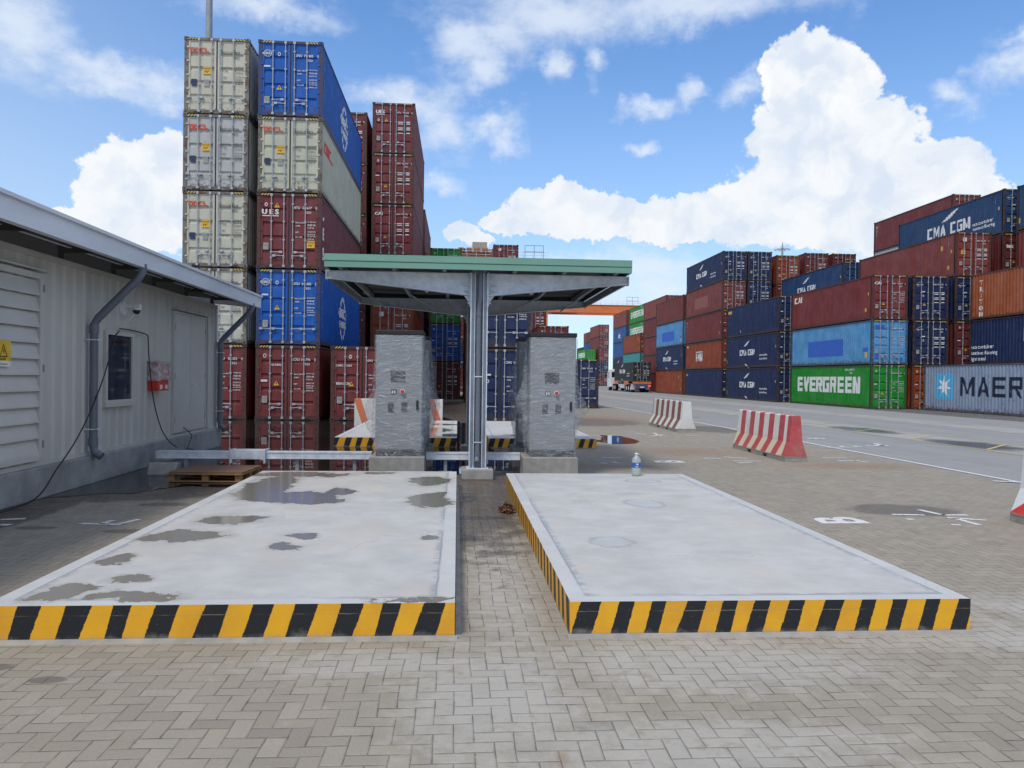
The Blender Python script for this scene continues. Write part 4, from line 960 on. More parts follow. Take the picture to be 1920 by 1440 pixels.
# ---------------------------------------------------------------- wrapped charging cabinets
HB = .37
def cabinet(x0, x1, y0, rear, seed, lab, plx0, plx1, front=True):
    """a grey cabinet on a concrete foot; its face looks at -Y (or at +Y when rear)"""
    xm = (x0+x1)/2; w_ = (x1-x0)/2; dp_ = .72; h = 2.17
    t = empty('charging_cabinet', (xm, y0, 0), 0, lab, 'charging cabinet', 'charging cabinets wrapped in plastic film')
    f = -1 if not rear else 1; yf = 0 if not rear else dp_
    MB().box(plx0-xm, plx1-xm, -.14, dp_+.14, 0, HB).build('concrete_foot', M['concrete'], t, .01)
    body = MB().box(-w_, w_, 0, dp_, HB+.11, HB+h-.075).build('cabinet_body', M['cabinet'], t, .006)
    MB().box(-w_+.01, w_-.01, .01, dp_-.01, HB, HB+.11).build('cabinet_base', M['black'], t)
    MB().box(-w_-.015, w_+.015, -.025, dp_+.02, HB+h-.075, HB+h).build('cabinet_top', M['black'], t, .01)
    def fp(xa, xb, za, zb, th_, nm, mt, bv=.002):
        return MB().box(xa, xb, min(yf, yf+f*th_), max(yf, yf+f*th_), za, zb).build(nm, mt, body, bv)
    if not rear:
        fp(-w_+.045, w_-.012, HB+.13, HB+h-.11, .012, 'cabinet_door', M['cabinet'])
        q = .0125
        sc_x = (-.09, .13); sz = HB+h-.70
        def on(xa, xb, za, zb, nm, mt, th_=.006): MB().box(xa, xb, -q-th_, -q, za, zb).build(nm, mt, body, .002)
        on(-.145, .105, sz-.19, sz, 'screen', M['screen'])
        on(-.14, -.04, sz-.405, sz-.315, 'socket_sign', M['black'])
        mb = MB(); put2d(mb, text2d('H', .07, .05, 1.3), lambda u, v: (-.125+u, -q-.0085, sz-.385+v)); mb.build('sign_letter', M['white'], body)
        mb = MB(); mb.tube([(.06, -q, sz-.355), (.06, -q-.02, sz-.355)], .046, 18); mb.build('stop_button_collar', M['galv'], body)
        mb = MB(); mb.tube([(.06, -q-.02, sz-.355), (.06, -q-.05, sz-.355)], .032, 18); mb.build('stop_button', M['red'], body)
        for xa in (-.185, .045): 
            mb = MB(); mb.box(xa, xa+.10, -q-.006, -q, sz-.71, sz-.54); mb.build('plug_holder', M['black'], body, .01)
        MB().box(w_-.10, w_-.065, -q-.03, -q, sz-.66, sz-.50).build('handle', M['black'], body, .006)
    # plastic film: a loose sleeve with folds, bulging low on the sides
    mb = MB(); nz, na = 54, 88; rr = random.Random(seed)
    v = []
    for iz in range(nz+1):
        tz = iz/nz; z = HB+.0+tz*(h-.085)
        bl = math.exp(-((tz-.40)/.22)**2)
        for ia in range(na):
            a = ia/na*4; sgm = int(a) % 4; u = a-int(a)
            x, y = [(-w_+2*w_*u, 0), (w_, dp_*u), (w_-2*w_*u, dp_), (-w_, dp_*(1-u))][sgm]
            nx, ny = [(0, -1), (1, 0), (0, 1), (-1, 0)][sgm]
            cor = min(u, 1-u)
            side_b = bl*(.15*math.sin(math.pi*u) if sgm in (1, 3) else .0)
            fb = (.022 if sgm == 0 else .05)
            nn = mnoise.noise((x*2.2+seed, y*2.2, z*3.0)); n2 = mnoise.noise((x*3.5+seed, y*6, z*13)); n3 = mnoise.noise((x*9, y*9+seed, z*30))
            o_ = .022 + fb*.35*max(0, nn+.3)*(1 if sgm else .5) + side_b*(1+.8*nn) + (.010*n2 + .005*n3 if sgm else .003*n2)
            if sgm in (1, 3): o_ += bl*.045*max(0, n2+.3)
            if tz > .965: o_ = .03
            v.append((x+nx*o_, y+ny*o_, z))
    fs = [(iz*na+ia, iz*na+(ia+1) % na, (iz+1)*na+(ia+1) % na, (iz+1)*na+ia) for iz in range(nz) for ia in range(na)]
    mb.add(v, fs, 0, True); mb.build('plastic_wrap', M['film'], t)
    return t
M['screen'] = simple('dark_screen', (.008, .010, .016), .12)
cabinet(-1.40, -.605, YF-.02, False, 3, 'tall grey cabinet wrapped in plastic film, left of the canopy post', -1.49, -.55)
cabinet(1.265, 2.06, YF+.0, False, 11, 'tall grey cabinet wrapped in plastic film, right of the canopy post', 1.14, 2.10)
cabinet(-1.36, -.56, YF+1.75, True, 23, 'wrapped cabinet standing back to back behind the left one', -1.45, -.48)
cabinet(1.20, 2.0, YF+1.75, True, 31, 'wrapped cabinet standing back to back behind the right one', 1.08, 2.08)
# loose gathered film hanging on the flanks
def loose(x, y, z0, z1, amp, seed, par, nm='loose_film'):
    mb = MB(); nz, nu = 40, 16; v = []
    for i in range(nz+1):
        tz = i/nz
        for j in range(nu):
            a = 2*math.pi*j/nu; r_ = amp*(.35+.65*math.sin(math.pi*tz)**.8)*(1+.45*mnoise.noise((seed, a*1.3, tz*7))+.25*mnoise.noise((seed, a*3, tz*22)))
            v.append((x+math.cos(a)*r_*.55, y+math.sin(a)*r_*1.6, z0+(z1-z0)*tz))
    mb.add(v, [(i*nu+j, i*nu+(j+1) % nu, (i+1)*nu+(j+1) % nu, (i+1)*nu+j) for i in range(nz) for j in range(nu)], 0, True)
    return mb.build(nm, M['film'], par)
cabs = [o for o in bpy.data.objects if o.name.startswith('charging_cabinet')]
cb = {('R' if o.location.x > 0 else 'L')+('b' if o.location.y > YF+1 else 'f'): o for o in cabs}
loose(.44, .45, HB+.35, HB+1.85, .15, 4, cb['Lf']); loose(-.43, .4, HB+.2, HB+1.1, .12, 9, cb['Lf'])
loose(.42, .35, HB+.25, HB+1.2, .11, 14, cb['Rf']); loose(-.44, .5, HB+.15, HB+1.9, .13, 19, cb['Rf']); loose(-.46, .2, HB+.25, HB+1.7, .14, 27, cb['Rb']); loose(.46, .2, HB+.25, HB+1.8, .15, 37, cb['Lb'])

# ---------------------------------------------------------------- cable tray
t = empty('cable_tray', (-3, YF+.45, 0), 0, 'long galvanised cable tray running low from the hut to the cabinets', 'cable tray')
mb = MB()
def trayseg(xa, xb):
    mb.box(xa, xb, -.09, -.085, .275, .395); mb.box(xa, xb, .085, .09, .275, .395); mb.box(xa, xb, -.085, .085, .275, .280); mb.box(xa, xb, -.095, .095, .395, .402)
    mb.box(xa, xb, -.098, -.0905, .375, .393); mb.box(xa, xb, -.098, -.0905, .275, .292)
trayseg(-2.2, 1.50); trayseg(2.46, 4.13)
mb.build('tray', M['galv'], t)
mb = MB(); mb.box(-.90, -.36, -.13, .13, .27, .43); mb.box(-.93, -.901, -.14, .14, .2, .44); mb.box(-.359, -.33, -.14, .14, .2, .44); mb.build('raised_cover', M['galv'], t, .004)
for x in (-1.7, .2, 1.2, 2.8):
    mb = MB(); mb.box(x-.12, x+.12, -.10, .10, 0, .06); mb.box(x-.03, x+.03, -.05, .05, .06, .275); mb.build('tray_support', M['galv_dark'], t)
# tray continues right of the post to the right cabinet foot and lies behind the post
mb = MB(); mb.box(3.28, 3.40, .1, 2.4, .3, .38); mb.build('tray_branch', M['galv_dark'], t)

# ---------------------------------------------------------------- hut
XW = -5.8; YA, YE = 1.0, 18.7
t = empty('equipment_hut', (XW, YE+.4, 0), 0, 'long grey corrugated steel hut on a concrete plinth along the left side', 'hut')
def L_(x, y): return (x-XW, y-YE)
mb = MB(); per = .30; v = []; y = YA; pts = []
while y < YE-.12:
    for dy_, dx_ in ((0, 0), (.11, 0), (.15, -.032), (.26, -.032)): pts.append((dx_, y+dy_))
    y += per
pts = [p for p in pts if p[1] < YE-.1] + [(0, YE-.1)]
for dx_, yy in pts: v += [(dx_, yy-YE, .50), (dx_, yy-YE, 3.32)]
mb.add(v, [(2*i, 2*i+1, 2*i+3, 2*i+2) for i in range(len(pts)-1)])
v = []
xs = [-3.4+.30*k for k in range(12)]; ee = []
for xx in xs: ee += [(xx, 0), (xx+.11, 0), (xx+.15, -.032), (xx+.26, -.032)]
ee = [q for q in ee if q[0] < -.06]
for xx, dy_ in ee: v += [(xx, dy_, .50), (xx, dy_, 3.32)]
mb.add(v, [(2*i+2, 2*i+3, 2*i+1, 2*i) for i in range(len(ee)-1)])
mb.box(-.09, .012, -.10, .012, .50, 3.32); mb.box(-3.5, -3.4, -.1, .012, .5, 3.32)
mb.box(-.06, .015, YA-YE, .0, .44, .5); mb.box(-.06, .018, YA-YE, .0, 3.32, 3.40)
mb.box(-3.5, -.06, -.06, .016, .44, .5); mb.box(-3.5, -.06, -.06, .018, 3.32, 3.40)
mb.build('wall', M['hut'], t)
mb = MB(); mb.box(-3.6, .10, YA-YE, .12, 0, .44); mb.build('plinth', M['plinthc'], t, .02)
# roof: sheet rising away from the road side, deep fascia at the eave
mb = MB(); mb.prism([(.86, 3.50), (.86, 3.64), (-4.0, 4.05), (-4.0, 3.99)], 1, YA-YE, .55); mb.build('roof', M['eave_shade'], t, fixn=True)
mb = MB(); mb.prism([(.78, 3.40), (.885, 3.40), (.885, 3.655), (.93, 3.66), (.93, 3.705), (.80, 3.715), (.80, 3.65), (.87, 3.645), (.865, 3.41), (.78, 3.41)], 1, YA-YE, .60)
mb.prism([(-4.0, 3.78), (.80, 3.41), (.80, 3.69), (-4.0, 4.10)], 1, .555, .60)
fa = mb.build('fascia', M['roofm'], t, fixn=True)
mb = MB(); mb.prism([(.80, 3.717), (.80, 3.722), (-4.0, 4.125), (-4.0, 4.12)], 1, YA-YE, .60); mb.build('roof_sheet', M['roofm'], t, fixn=True)
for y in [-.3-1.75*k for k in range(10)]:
    mb = MB(); mb.prism([(-.06, 3.40), (0, 3.40), (0, 3.50), (.78, 3.50), (.78, 3.56), (-.06, 3.66)], 1, y-.03, y+.03); mb.build('eave_bracket', M['eave_shade'], t, fixn=True)  # brackets coloured near-black to sink into the painted eave shade
mb = MB()
rs_ = random.Random(8)
for xx in (.12, .36, .60): mb.box(xx-.025, xx+.025, YA-YE, .5, 3.565, 3.60)
mb.build('eave_battens', M['galv'], t)
# louvre
lv = MB(); y0, y1 = 7.2-YE, 10.75-YE; z0, z1 = .56, 3.08
lv.box(.0, .075, y1-.09, y1, z0, z1); lv.box(.0, .075, y0, y1-.09, z1-.06, z1+.02); lv.box(0, .075, y0, y1-.09, z0-.03, z0+.05)
lo = lv.build('louvre_frame', M['hutdoor'], t, .004)
lv = MB(); n = 11
for i in range(n):
    zz = z0+.05+(z1-z0-.12)*i/n; hh = (z1-z0-.12)/n
    lv.prism([(.01, zz+hh*.98), (.065, zz+.02), (.065, zz), (.05, zz), (.0, zz+hh*.9)], 1, y0, y1-.09)
lv.build('louvre_slats', M['hutdoor'], lo, fixn=True)
mb = MB(); mb.box(-.0, .10, y0, y1+.10, z1+.05, z1+.075); mb.build('drip_flashing', M['hutdoor'], t)
mb = MB()
for zz in (.75, 1.8, 2.9): mb.tube([(.085, y1-.015, zz-.05), (.085, y1-.015, zz+.05)], .012, 6)
mb.build('hinge', M['galv_dark'], lo)
# window
y0, y1, z0, z1 = 12.72-YE, 13.82-YE, 1.22, 2.45
mb = MB(); mb.box(.0, .05, y0, y0+.07, z0, z1); mb.box(.0, .05, y1-.07, y1, z0, z1); mb.box(.0, .05, y0+.07, y1-.07, z1-.07, z1); mb.box(.0, .06, y0+.07, y1-.07, z0, z0+.07); mb.box(0, .07, y0-.02, y1+.02, z0-.045, z0-.002)
wf = mb.build('window', M['hutdoor'], t, .004)
MB().box(.0, .02, y0+.07, y1-.07, z0+.07, z1-.07).build('pane', M['glass'], wf)
# double door
y0, y1, z0, z1 = 15.75-YE, 17.75-YE, .52, 3.02
for a, b_ in ((y0+.05, (y0+y1)/2-.012), ((y0+y1)/2+.012, y1-.05)):
    d = MB().box(.0, .045, a, b_, z0, z1-.04).build('door', M['hutdoor'], t, .006)
    mb = MB()
    he = a+.01 if a < (y0+y1)/2-.1 else b_-.01
    for zz in (.8, 1.7, 2.7): mb.tube([(.05, he, zz-.06), (.05, he, zz+.06)], .013, 6)
    mb.build('hinge', M['galv_dark'], d)
    if a > (y0+y1)/2-.1:
        mb = MB(); mb.tube([(.04, a+.07, 1.52), (.10, a+.07, 1.52), (.10, a+.20, 1.515)], .012, 8); mb.tube([(.045, a+.07, 1.52), (.055, a+.07, 1.52)], .03, 10); mb.build('handle', M['galv'], d)
mb = MB(); mb.box(.0, .055, y0, y0+.045, z0, z1); mb.box(0, .055, y1-.045, y1, z0, z1); mb.box(0, .055, y0+.045, y1-.045, z1-.035, z1); mb.box(0, .12, y0-.05, y1+.05, z1+.03, z1+.05); mb.build('door_frame', M['hutdoor'], t, .003)
MB().box(-.0, .06, y1+.12, y1+.30, .5, 3.05).build('corner_trim', M['hutdoor'], t, .004)
# downpipes
for yy in (12.15, 18.62):
    y = yy-YE
    mb = MB(); mb.tube([(.84, y, 3.46), (.84, y, 3.34), (.78, y, 3.24), (.17, y, 2.60), (.11, y, 2.50), (.11, y, .62), (.13, y, .50), (.24, y, .43)], .062, 14)
    mb.tube([(.11, y, 2.50), (.11, y, 2.36)], .072, 14); mb.tube([(.11, y, .72), (.11, y, .60)], .072, 14)
    d = mb.build('downpipe', M['pvc'], t)
    mb = MB()
    for zz in (.85, 2.25): mb.box(.0, .19, y-.078, y-.064, zz, zz+.02); mb.box(.175, .185, y-.078, y+.078, zz, zz+.02)
    mb.build('pipe_clip', M['galv'], d)

# warning sign on the louvre
t = empty('warning_sign', (XW+.08, 10.18, 1.98), 0, 'yellow electric shock warning sign on the louvred panel', 'sign')
mb = MB(); mb.box(0, .004, -.16, .16, -.10, .16); mb.build('sign_plate', M['yellow'], t)
mb = MB(); mb.box(0, .0045, -.16, .16, -.17, -.101); mb.build('sign_foot', M['white'], t)
mb = MB(); P3 = lambda u, v: (.0065, -u, v)
mb2 = MB(); tri = [(-.09, -.05), (.09, -.05), (0, .12)]; tin = [(-.065, -.036), (.065, -.036), (0, .092)]
vs = [(.0055, a, b_) for a, b_ in tri]+[(.0055, a, b_) for a, b_ in tin]; mb2.add(vs, [(0, 1, 4, 3), (1, 2, 5, 4), (2, 0, 3, 5)])
mb2.add([(.0055, a, b_) for a, b_ in ((.015, .07), (-.02, .02), (.002, .02), (-.01, -.03), (.025, .03), (.004, .03))], [(0, 1, 2, 5), (2, 3, 4, 5)])
put2d(mb2, text2d('DANGER', .045, .03), lambda u, v: (.0055, .15-u if False else -.13+u, -.09+v)); put2d(mb2, text2d('HIGH VOLTAGE', .030, .02), lambda u, v: (.0055, -.13+u, -.15+v))
mb2.build('sign_print', M['black'], t)
# camera
t = empty('security_camera', (XW, 13.85, 2.86), 0, 'white dome security camera on a round wall bracket above the window', 'camera')
mb = MB(); mb.tube([(0, 0, 0), (.03, 0, 0)], .12, 20); mb.build('wall_plate', M['white'], t)
mb = MB(); mb.box(.03, .30, -.05, .05, .01, .08); mb.tube([(.22, .02, -.02), (.22, .02, .07)], .075, 16); mb.build('arm', M['white'], t, .008)
mb = MB(); mb.tube([(.22, .02, -.09), (.22, .02, -.06), (.22, .02, -.02)], [.03, .06, .068], 16); mb.build('dome_lens', M['glass'], t)
mb = MB(); mb.tube([(.02, -.03, -.10), (.06, -.10, -.18), (.14, -.05, -.2), (.2, .0, -.08)], .008, 6); mb.build('cable_loop', M['white'], t)
# fire box
t = empty('extinguisher_box', (XW, 15.2, 1.42), 0, 'red fire extinguisher box with torn white plastic over its top, on the hut wall', 'fire box')
MB().box(.0, .20, -.26, .26, 0, .52).build('box', M['red'], t, .012)
mb = MB(); nz, na = 14, 24; v = []
for i in range(nz+1):
    tz = i/nz; hw = .28+.012*math.sin(i)
    for j in range(na):
        a = j/na*4; s_ = int(a) % 4; u = a-int(a); x, y = [(.22, -hw+2*hw*u), (.22-.22*u, hw), (0.005, hw-2*hw*u), (.22*u, -hw)][s_]
        q = .018*mnoise.noise((x*9, y*9, tz*6)); v.append((x+q*(1 if x > .1 else 0), y+q, .20+.35*tz - (.06*mnoise.noise((y*6, 2, 2)) if i == 0 else 0)))
mb.add(v, [(i*na+j, i*na+(j+1) % na, (i+1)*na+(j+1) % na, (i+1)*na+j) for i in range(nz) for j in range(na)], 0, True)
mb.box(.005, .222, -.28, .28, .545, .555); mb.build('plastic_cover', M['milky'] if 'milky' in M else M['white'], t)
mb = MB()
for yy in (-.12, .14): mb.box(.2005, .2035, yy-.06, yy+.05, .03, .11)
mb.build('label', M['white'], t)
# cables on and by the hut
t_ = MB()
pts = [(XW+.05, 13.6, 2.46), (XW+.07, 13.35, 2.3), (XW+.13, 12.9, 1.75), (XW+.20, 12.3, 1.2), (XW+.25, 11.7, .75), (XW+.28, 11.1, .40), (XW+.30, 10.5, .08), (XW+.25, 9.4, .02), (XW+.5, 8.0, .02)]
def smooth(pts, n=6):
    out = []
    P_ = [Vector(p) for p in pts]
    for i in range(len(P_)-1):
        a, b_, c, d = P_[max(i-1, 0)], P_[i], P_[i+1], P_[min(i+2, len(P_)-1)]
        for k in range(n):
            q = k/n; out.append(.5*((2*b_)+(c-a)*q+(2*a-5*b_+4*c-d)*q*q+(3*b_-a-3*c+d)*q**3))
    return out+[P_[-1]]
tag(MB().tube(smooth(pts), .011, 6).build('power_cable', M['black']), 'black cable drooping from the window top down past the front downpipe', 'cable', 'cables hanging on the hut')
pts = [(XW+.06, 13.6, 2.50), (XW+.06, 14.1, 2.50), (XW+.06, 14.72, 2.46), (XW+.06, 14.80, 2.36), (XW+.08, 14.8, 2.0), (XW+.12, 14.9, 1.3), (XW+.22, 15.0, .75), (XW+.40, 14.9, .50), (XW+.80, 14.2, .43)]
tag(MB().tube(smooth(pts), .011, 6).build('power_cable', M['black']), 'black cable hanging beside the red fire box to the cable tray', 'cable', 'cables hanging on the hut')
pts = [(XW+.05, 16.72, .62), (XW+.2, 16.78, .45), (XW+.22, 16.6, .30), (XW+.45, 15.8, .20), (XW+.8, 15.1, .30), (XW+.95, 14.3, .40)]
tag(MB().tube(smooth(pts), .010, 6).build('power_cable', M['black']), 'short black cable coming out below the double doors', 'cable', 'cables hanging on the hut')
tag(MB().prism([(-.3, 0), (.28, 0), (.22, .20), (-.22, .22)], 0, -.22, .26).build('concrete_block', M['concrete'], None, .03, True), 'small wet concrete block under the end of the cable tray', 'block').location = (-5.05, 13.85, 0)
# pallet
t = empty('wooden_pallet', (-4.0, 13.2, 0), R(-3), 'wooden pallet topped with brown plywood lying in the water', 'pallet')
mb = MB()
for k in range(3): mb.box(-.58, .58, -.5+.45*k, -.4+.45*k, .012, .032)
for k in range(3):
    for q in range(3): mb.box(-.58+.53*k, -.48+.53*k, -.5+.45*q, -.4+.45*q, .032, .11)
for k in range(3): mb.box(-.58+.53*k, -.48+.53*k, -.52, .52, .11, .13)
for k in range(6): mb.box(-.6, .6, -.54+.185*k, -.40+.185*k, .131, .151)
mb.build('pallet_boards', M['wood'], t, .003)
MB().box(-.57, .59, -.50, .55, .153, .171).build('plywood_sheet', M['ply'], t)
# debris
bm = MB(); rr = random.Random(4)
for i in range(420):
    a = rr.uniform(0, 6.28); q = rr.random()**.6; x = .69+math.cos(a)*q*.11-.02; y = 10.1+math.sin(a)*q*.24; z = max(.0, (.10*(1-q)))+rr.uniform(0, .02)
    s_ = rr.uniform(.01, .035); b_ = rr.uniform(0, 6.28); tl = rr.uniform(-.8, .8)
    dx_, dy_ = math.cos(b_)*s_, math.sin(b_)*s_
    bm.add([(x-dx_, y-dy_, z), (x+dy_*.5, y-dx_*.5, z+tl*s_+.006), (x+dx_, y+dy_, z+tl*s_*.5), (x-dy_*.5, y+dx_*.5, z+.004)], [(0, 1, 2, 3)])
v = []
for i in range(9):
    for j in range(16): a = j/16*6.28; q = i/8; v.append((.68+math.cos(a)*q*.09, 10.1+math.sin(a)*q*.2, .012+.08*(1-q)*(1+.4*mnoise.noise((a, q*4, 0)))))
bm.add(v, [(i*16+j, i*16+(j+1) % 16, (i+1)*16+(j+1) % 16, (i+1)*16+j) for i in range(8) for j in range(16)])
bm.build('leaf_litter', M['leaf'], kind='stuff', label='small heap of brown dry leaves and dirt against the right platform', category='leaf litter')

# ---------------------------------------------------------------- barriers
def jersey(loc, rz, ln, h, bw, tw, mat, lab, grp='striped concrete barriers', notch=True):
    t = empty('concrete_barrier', loc, rz, lab, 'barrier', grp)
    b2, t2 = bw/2, tw/2; prf = [(-b2, 0), (b2, 0), (b2, .10), (t2+.05, .42), (t2, h-.02), (t2-.015, h), (-t2+.015, h), (-t2, h-.02), (-t2-.05, .42), (-b2, .10)]
    up = [(-b2, .075), (b2, .075)] + prf[2:]
    mb = MB(); ys = [-ln/2]
    cuts = [(-ln*.19, -ln*.11), (ln*.11, ln*.19)] if notch else []
    mb.prism(up, 1, -ln/2, ln/2)
    o = mb.build('barrier_body', mat, t, .008, True)
    mb = MB(); e = [-ln/2] + [q for c in cuts for q in c] + [ln/2]
    for i in range(0, len(e), 2): mb.box(-b2, b2, e[i]+.0, e[i+1], 0, .0745)
    mb.build('barrier_feet', M['concrete'], t, .005)
    mb = MB()
    for s in (-1, 1): mb.tube([(0, s*ln*.28-.12, h-.01), (0, s*ln*.28-.12, h+.03), (0, s*ln*.28+.12, h+.03), (0, s*ln*.28+.12, h-.01)], .008, 5)
    mb.build('lifting_loop', M['galv_dark'], t)
    return t
jersey((7.36, 17.93, 0), R(-.8), 3.3, 1.0, .50, .19, barrier_mat('barrier_pink', (.42, .055, .065), .60, .55, .1, (.62, .55, .40)), 'concrete barrier with broad pinkish red and cream stripes, near the white road line')
jersey((7.62, 27.15, 0), R(-.5), 4.0, 1.02, .64, .26, barrier_mat('barrier_brown', (.20, .075, .05), .74, .5, .3, (.62, .62, .60), False), 'worn barrier with brown and white stripes, farthest along the road')
jersey((7.34, 7.75, 0), R(0), 3.3, 1.08, .56, .20, barrier_mat('barrier_red', (.50, .02, .02), .80, 1.25, .66, (.66, .68, .70), False, .42), 'white and bright red barrier cut by the right edge of the picture')
# low block barrier across, behind the left cabinet
m, g, b = newmat('barrier_orange'); x, y, z = g.sep(g.obj()); n = g.noise(g.obj(), 7, 6, .65)
tt = x + z*.34; st_ = g.ss((tt+1.10).ab().mn((tt-1.42).ab()), .125, .118)
cc = g.mix(st_, (.60, .58, .54), (.60, .16, .07)); cc = g.mix(g.ss(n, .58, .70)*.8, cc, (.28, .25, .22)); setp(g, b, color=cc, rough=.75)
t = empty('concrete_barrier', (-2.03, 27.3, 0), 0, 'white barrier with slanted orange bands, half hidden behind the left cabinet', 'barrier', 'striped concrete barriers')
MB().prism([(-.28, 0), (.28, 0), (.24, .95), (-.24, .95)], 0, -1.52, 1.52).build('barrier_body', m, t, .01, True)

# ---------------------------------------------------------------- bottle
t = empty('water_bottle', (2.81, 11.95, HP), 0, 'large clear plastic bottle with a blue label on the right platform', 'bottle')
def lathe(prof_, n=28):
    mb = MB(); v = [(r_*math.cos(6.28318*k/n), r_*math.sin(6.28318*k/n), z) for r_, z in prof_ for k in range(n)]
    mb.add(v, [(i*n+k, i*n+(k+1) % n, (i+1)*n+(k+1) % n, (i+1)*n+k) for i in range(len(prof_)-1) for k in range(n)], 0, True); return mb
m, g, b = newmat('clear_plastic'); setp(g, b, color=(.62, .70, .72), rough=.12, alpha=.42, spec=.8); M['clear'] = m
m, g, b = newmat('pale_drink'); setp(g, b, color=(.42, .45, .30), rough=.1, alpha=.75); M['drink'] = m
lathe([(.0, 0), (.062, .0), (.072, .012), (.073, .06), (.070, .07), (.073, .08), (.073, .13), (.071, .135), (.071, .205), (.073, .21), (.072, .24), (.060, .275), (.036, .305), (.024, .318), (.022, .335)]).build('bottle_body', M['clear'], t)
lathe([(.0, .004), (.060, .004), (.069, .014), (.069, .125), (.0, .125)]).build('drink', M['drink'], t)
lathe([(.0742, .132), (.0742, .208)]).build('label_band', simple('label_blue', (.03, .13, .45), .4), t)
mb = MB()
for q in range(3): put2d(mb, text2d('AQUA'[q:q+2] if q else 'AQ', .03, .03), lambda u, v, q=q: (math.sin((u-.03)/.075)*.0752, -math.cos((u-.03)/.075)*.0752, .142+v)) if q == 0 else None
mb.box(-.018, .018, -.0765, -.0748, .178, .198); mb.build('label_print', M['white'], t)
lathe([(.026, .335), (.027, .337), (.027, .357), (.0, .360)]).build('cap', M['white'], t)
mb = MB(); mb.tube([(.026, 0, .335), (.045, -.01, .345), (.06, -.01, .335)], .004, 5); mb.build('cap_tether', M['white'], t)

# ---------------------------------------------------------------- masts
t = empty('light_mast', (gy(392, 60, 62).x, 62, 0), 0, 'tall grey lighting mast rising behind the tallest stack, cut by the top of the picture', 'lamp mast')
MB().tube([(0, 0, 0), (0, 0, 34), (0, 0, 42)], [.34, .24, .16], 12).build('pole', M['galv_dark'], t)
mb = MB(); n = 8
def mast_head(t, z, r_=1.5):
    mb = MB()
    mb.tube([(math.cos(k*.7854)*r_*.7, math.sin(k*.7854)*r_*.7, z) for k in range(9)], .05, 6)
    for k in range(8): a = k*.7854; mb.tube([(0, 0, z+.2), (math.cos(a)*r_, math.sin(a)*r_, z)], .04, 5)
    mb.build('lamp_ring', M['galv_dark'], t)
    for k in range(8):
        a = k*.7854; x, y = math.cos(a)*r_, math.sin(a)*r_
        MB().box(x-.22, x+.22, y-.22, y+.22, z-.22, z-.02).build('floodlight', M['galv'], t, .03)
mast_head(t, 42)
p = gy(1467, 470, 165)
t = empty('light_mast', (p.x, 165, 0), 0, 'slim lighting mast with a ring of floodlights above the right stacks', 'lamp mast')
hz_ = gy(1467, 467, 165).z
MB().tube([(0, 0, 0), (0, 0, hz_), (0, 0, hz_+1.6)], [.42, .20, .03], 10).build('pole', M['galv_dark'], t); mast_head(t, hz_, 1.5)

# ---------------------------------------------------------------- gantry cranes
def gantry(loc, span_l, span_r, zb, lab, trolley):
    t = empty('gantry_crane', loc, 0, lab, 'crane', 'orange rubber tyred gantry cranes')
    mb = MB()
    for y in (-3.2, 3.2):
        mb.box(-span_l, span_r, y-.55, y+.55, zb, zb+2.0); mb.box(-span_l, span_r, y-.75, y+.75, zb+2.0, zb+2.08); mb.box(-span_l, span_r, y-.7, y+.7, zb-.06, zb)
    for x in (-span_l+.6, span_r-.6): mb.box(x-.5, x+.5, -2.6, 2.6, zb+.3, zb+1.6)
    mb.build('girder', M['orange'], t)
    for x in (-span_l+.7, span_r-.7):
        for y in (-3.2, 3.2):
            mb = MB(); mb.box(x-.45, x+.45, y-.5, y+.5, 1.6, zb-.07); mb.build('leg', M['orange'], t)
        mb = MB(); mb.box(x-.4, x+.4, -4.6, 4.6, .9, 1.59); mb.build('sill_beam', M['orange'], t)
        for y in (-4.2, 4.2):
            mb = MB(); mb.tube([(x-.3, y, .8), (x+.3, y, .8)], .8, 20); mb.build('wheel', M['rubber'], t)
    mb = MB()
    for y in (-3.9, 3.9):
        for z in (zb+2.6, zb+3.1): mb.tube([(-span_l, y, z), (span_r, y, z)], .035, 4)
        x = -span_l
        while x <= span_r: mb.tube([(x, y, zb+2.08), (x, y, zb+3.15)], .03, 4); x += 1.5
    mb.build('railing', M['galv'], t)
    x = trolley
    mb = MB(); mb.box(x-3.0, x+3.0, -3.4, 3.4, zb+2.2, zb+2.9); mb.box(x-3, x+3, -3.6, 3.6, zb+2.9, zb+2.98)
    for q in (-2.2, -.9, .4, 1.7): mb.tube([(x+q, -2.6, zb+3.4), (x+q+.9, -2.6, zb+3.4)], .45, 10)
    tr_ = mb.build('trolley', M['rustor'], t)
    mb = MB(); mb.box(x+.1, x+2.5, -1.4, 1.2, zb+3.0, zb+5.0); mb.box(x+2.6, x+3.6, -1.4, 1.0, zb+3.0, zb+3.9); mb.build('machine_house', simple('machine_house_tan', (.36, .33, .27), .6) if trolley < 0 else M['galv'], t)
    mb = MB(); mb.box(x-2.0, x-1.0, -1.6, -.6, zb+3.0, zb+3.9); mb.box(x-.85, x-.05, -1.6, -.6, zb+3.0, zb+3.9); mb.box(x+3.7, x+4.5, -1.6, -.6, zb+2.98, zb+3.4); mb.build('motor', M['navy'], t)
    mb = MB()
    for q in (0, 1.5, 3.0): mb.tube([(span_r-3.0+q-1.0, -3.9, zb+2.1), (span_r-3.0+q-1.0, -3.9, zb+4.2)], .05, 5)
    for z in (zb+3.2, zb+4.2): mb.tube([(span_r-4, -3.9, z), (span_r-1, -3.9, z)], .05, 5)
    mb.build('maintenance_cage', M['galv_dark'], t)
    return t
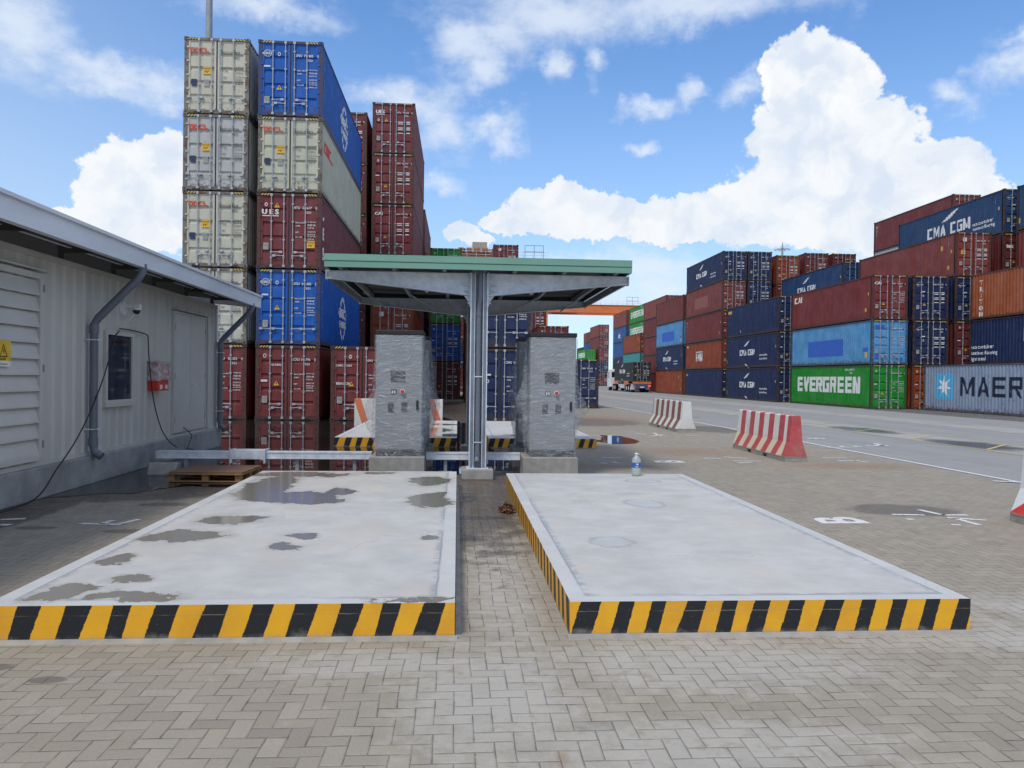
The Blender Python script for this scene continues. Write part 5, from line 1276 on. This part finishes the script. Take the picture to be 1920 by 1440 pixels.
# near crane over the left block, far crane across the road end
a = gy(1022, 488, 128)
zb = gy(940, 486, 124.8).z-2.0
gantry((a.x-9, 128, 0), 14.5, 9.3, zb, 'orange gantry crane showing above the middle of the green roof edge', -3.2)
a = gy(1197, 570, 205); zb = gy(1150, 587, 201.8).z
gantry((a.x-12, 205, 0), 14, 12, zb, 'orange gantry crane spanning the far end of the road', -9.0)

# ---------------------------------------------------------------- truck
TX, TY = rx(1187, 690, 100.5), 100.5
t = empty('container_truck', (TX, TY, 0), 0, 'white cabbed truck with an orange edged trailer driving away along the road', 'truck')
mb = MB()
for s in (-1, 1): mb.box(min(s*.35, s*.50), max(s*.35, s*.50), 0, 13.6, 1.0, 1.38)
for y in (.02, 4, 8, 12.0): mb.box(-1.2, 1.2, y, y+.25, 1.20, 1.42)
mb.build('trailer_chassis', M['galv_dark'], t)
mb = MB(); mb.box(-1.22, 1.22, -.06, .015, 1.12, 1.42); mb.build('rear_beam', M['orange'], t)
mb = MB()
for (a, b_) in ((2.8, 5.4), (9.3, 11.6)): mb.box(-1.24, -1.18, a, b_, 1.02, 1.50); mb.box(1.18, 1.24, a, b_, 1.02, 1.50)
mb.build('side_panel', M['orange'], t)
MB().box(-.75, .75, -.04, .06, .55, 1.11).build('rear_bumper', simple('bumper_blue', (.03, .09, .22), .5), t)
MB().box(-.28, .28, -.06, -.042, .62, .78).build('number_plate', M['white'], t)
for s in (-1, 1):
    MB().box(s*1.0-.15, s*1.0+.15, -.10, -.045, .80, .95).build('tail_light', M['lampred'] if s > 0 else M['red'], t)
    for k, y in enumerate((1.5, 2.8, 4.1)):
        mb = MB(); mb.tube([(s*1.18, y, .52), (s*.72, y, .52)], .52, 20); w_ = mb.build('wheel', M['rubber'], t)
        mb = MB(); mb.tube([(s*1.19, y, .52), (s*1.10, y, .52)], .26, 14); mb.build('rim', M['galv'], w_)
    for y in (11.8, 13.1, 16.4):
        mb = MB(); mb.tube([(s*1.18, y, .52), (s*.75, y, .52)], .52, 20); w_ = mb.build('wheel', M['rubber'], t)
        mb = MB(); mb.tube([(s*1.19, y, .52), (s*1.10, y, .52)], .26, 14); mb.build('rim', M['galv'], w_)
    MB().box(min(s*.70, s*1.24), max(s*.70, s*1.24), .75, 1.0, .35, 1.1).build('mudguard', M['galv'], t)
    mb = MB(); mb.box(s*1.0-.12, s*1.0+.12, 6.2, 8.6, .45, 1.0); mb.build('side_box', M['galv'], t, .05)
mb = MB(); mb.prism([(14.9, .55), (17.6, .55), (17.65, 1.6), (17.35, 2.9), (16.9, 3.15), (15.0, 3.2), (14.9, 3.1)], 0, -1.22, 1.22)
c_b = mb.build('cab', M['white'], t, .05, True)
for s in (-1, 1):
    MB().box(min(s*1.222, s*1.232), max(s*1.222, s*1.232), 16.0, 17.1, 1.9, 2.7).build('side_window', M['glass'], c_b)
    mb = MB(); mb.box(s*1.55-.10, s*1.55+.10, 17.0, 17.1, 1.9, 2.7); mb.tube([(s*1.2, 17.05, 2.7), (s*1.55, 17.05, 2.7)], .03, 6); mb.build('mirror', M['black'], c_b)
MB().box(-1.05, 1.05, 14.885, 14.898, 2.0, 2.8).build('rear_window', M['glass'], c_b)
container(TX, TY+.02, 1.43, 'black', ST, 'cma', 'CMAU 302764 1', 'cma', -1, None, 'black container carried on the back of the truck', None, 1)
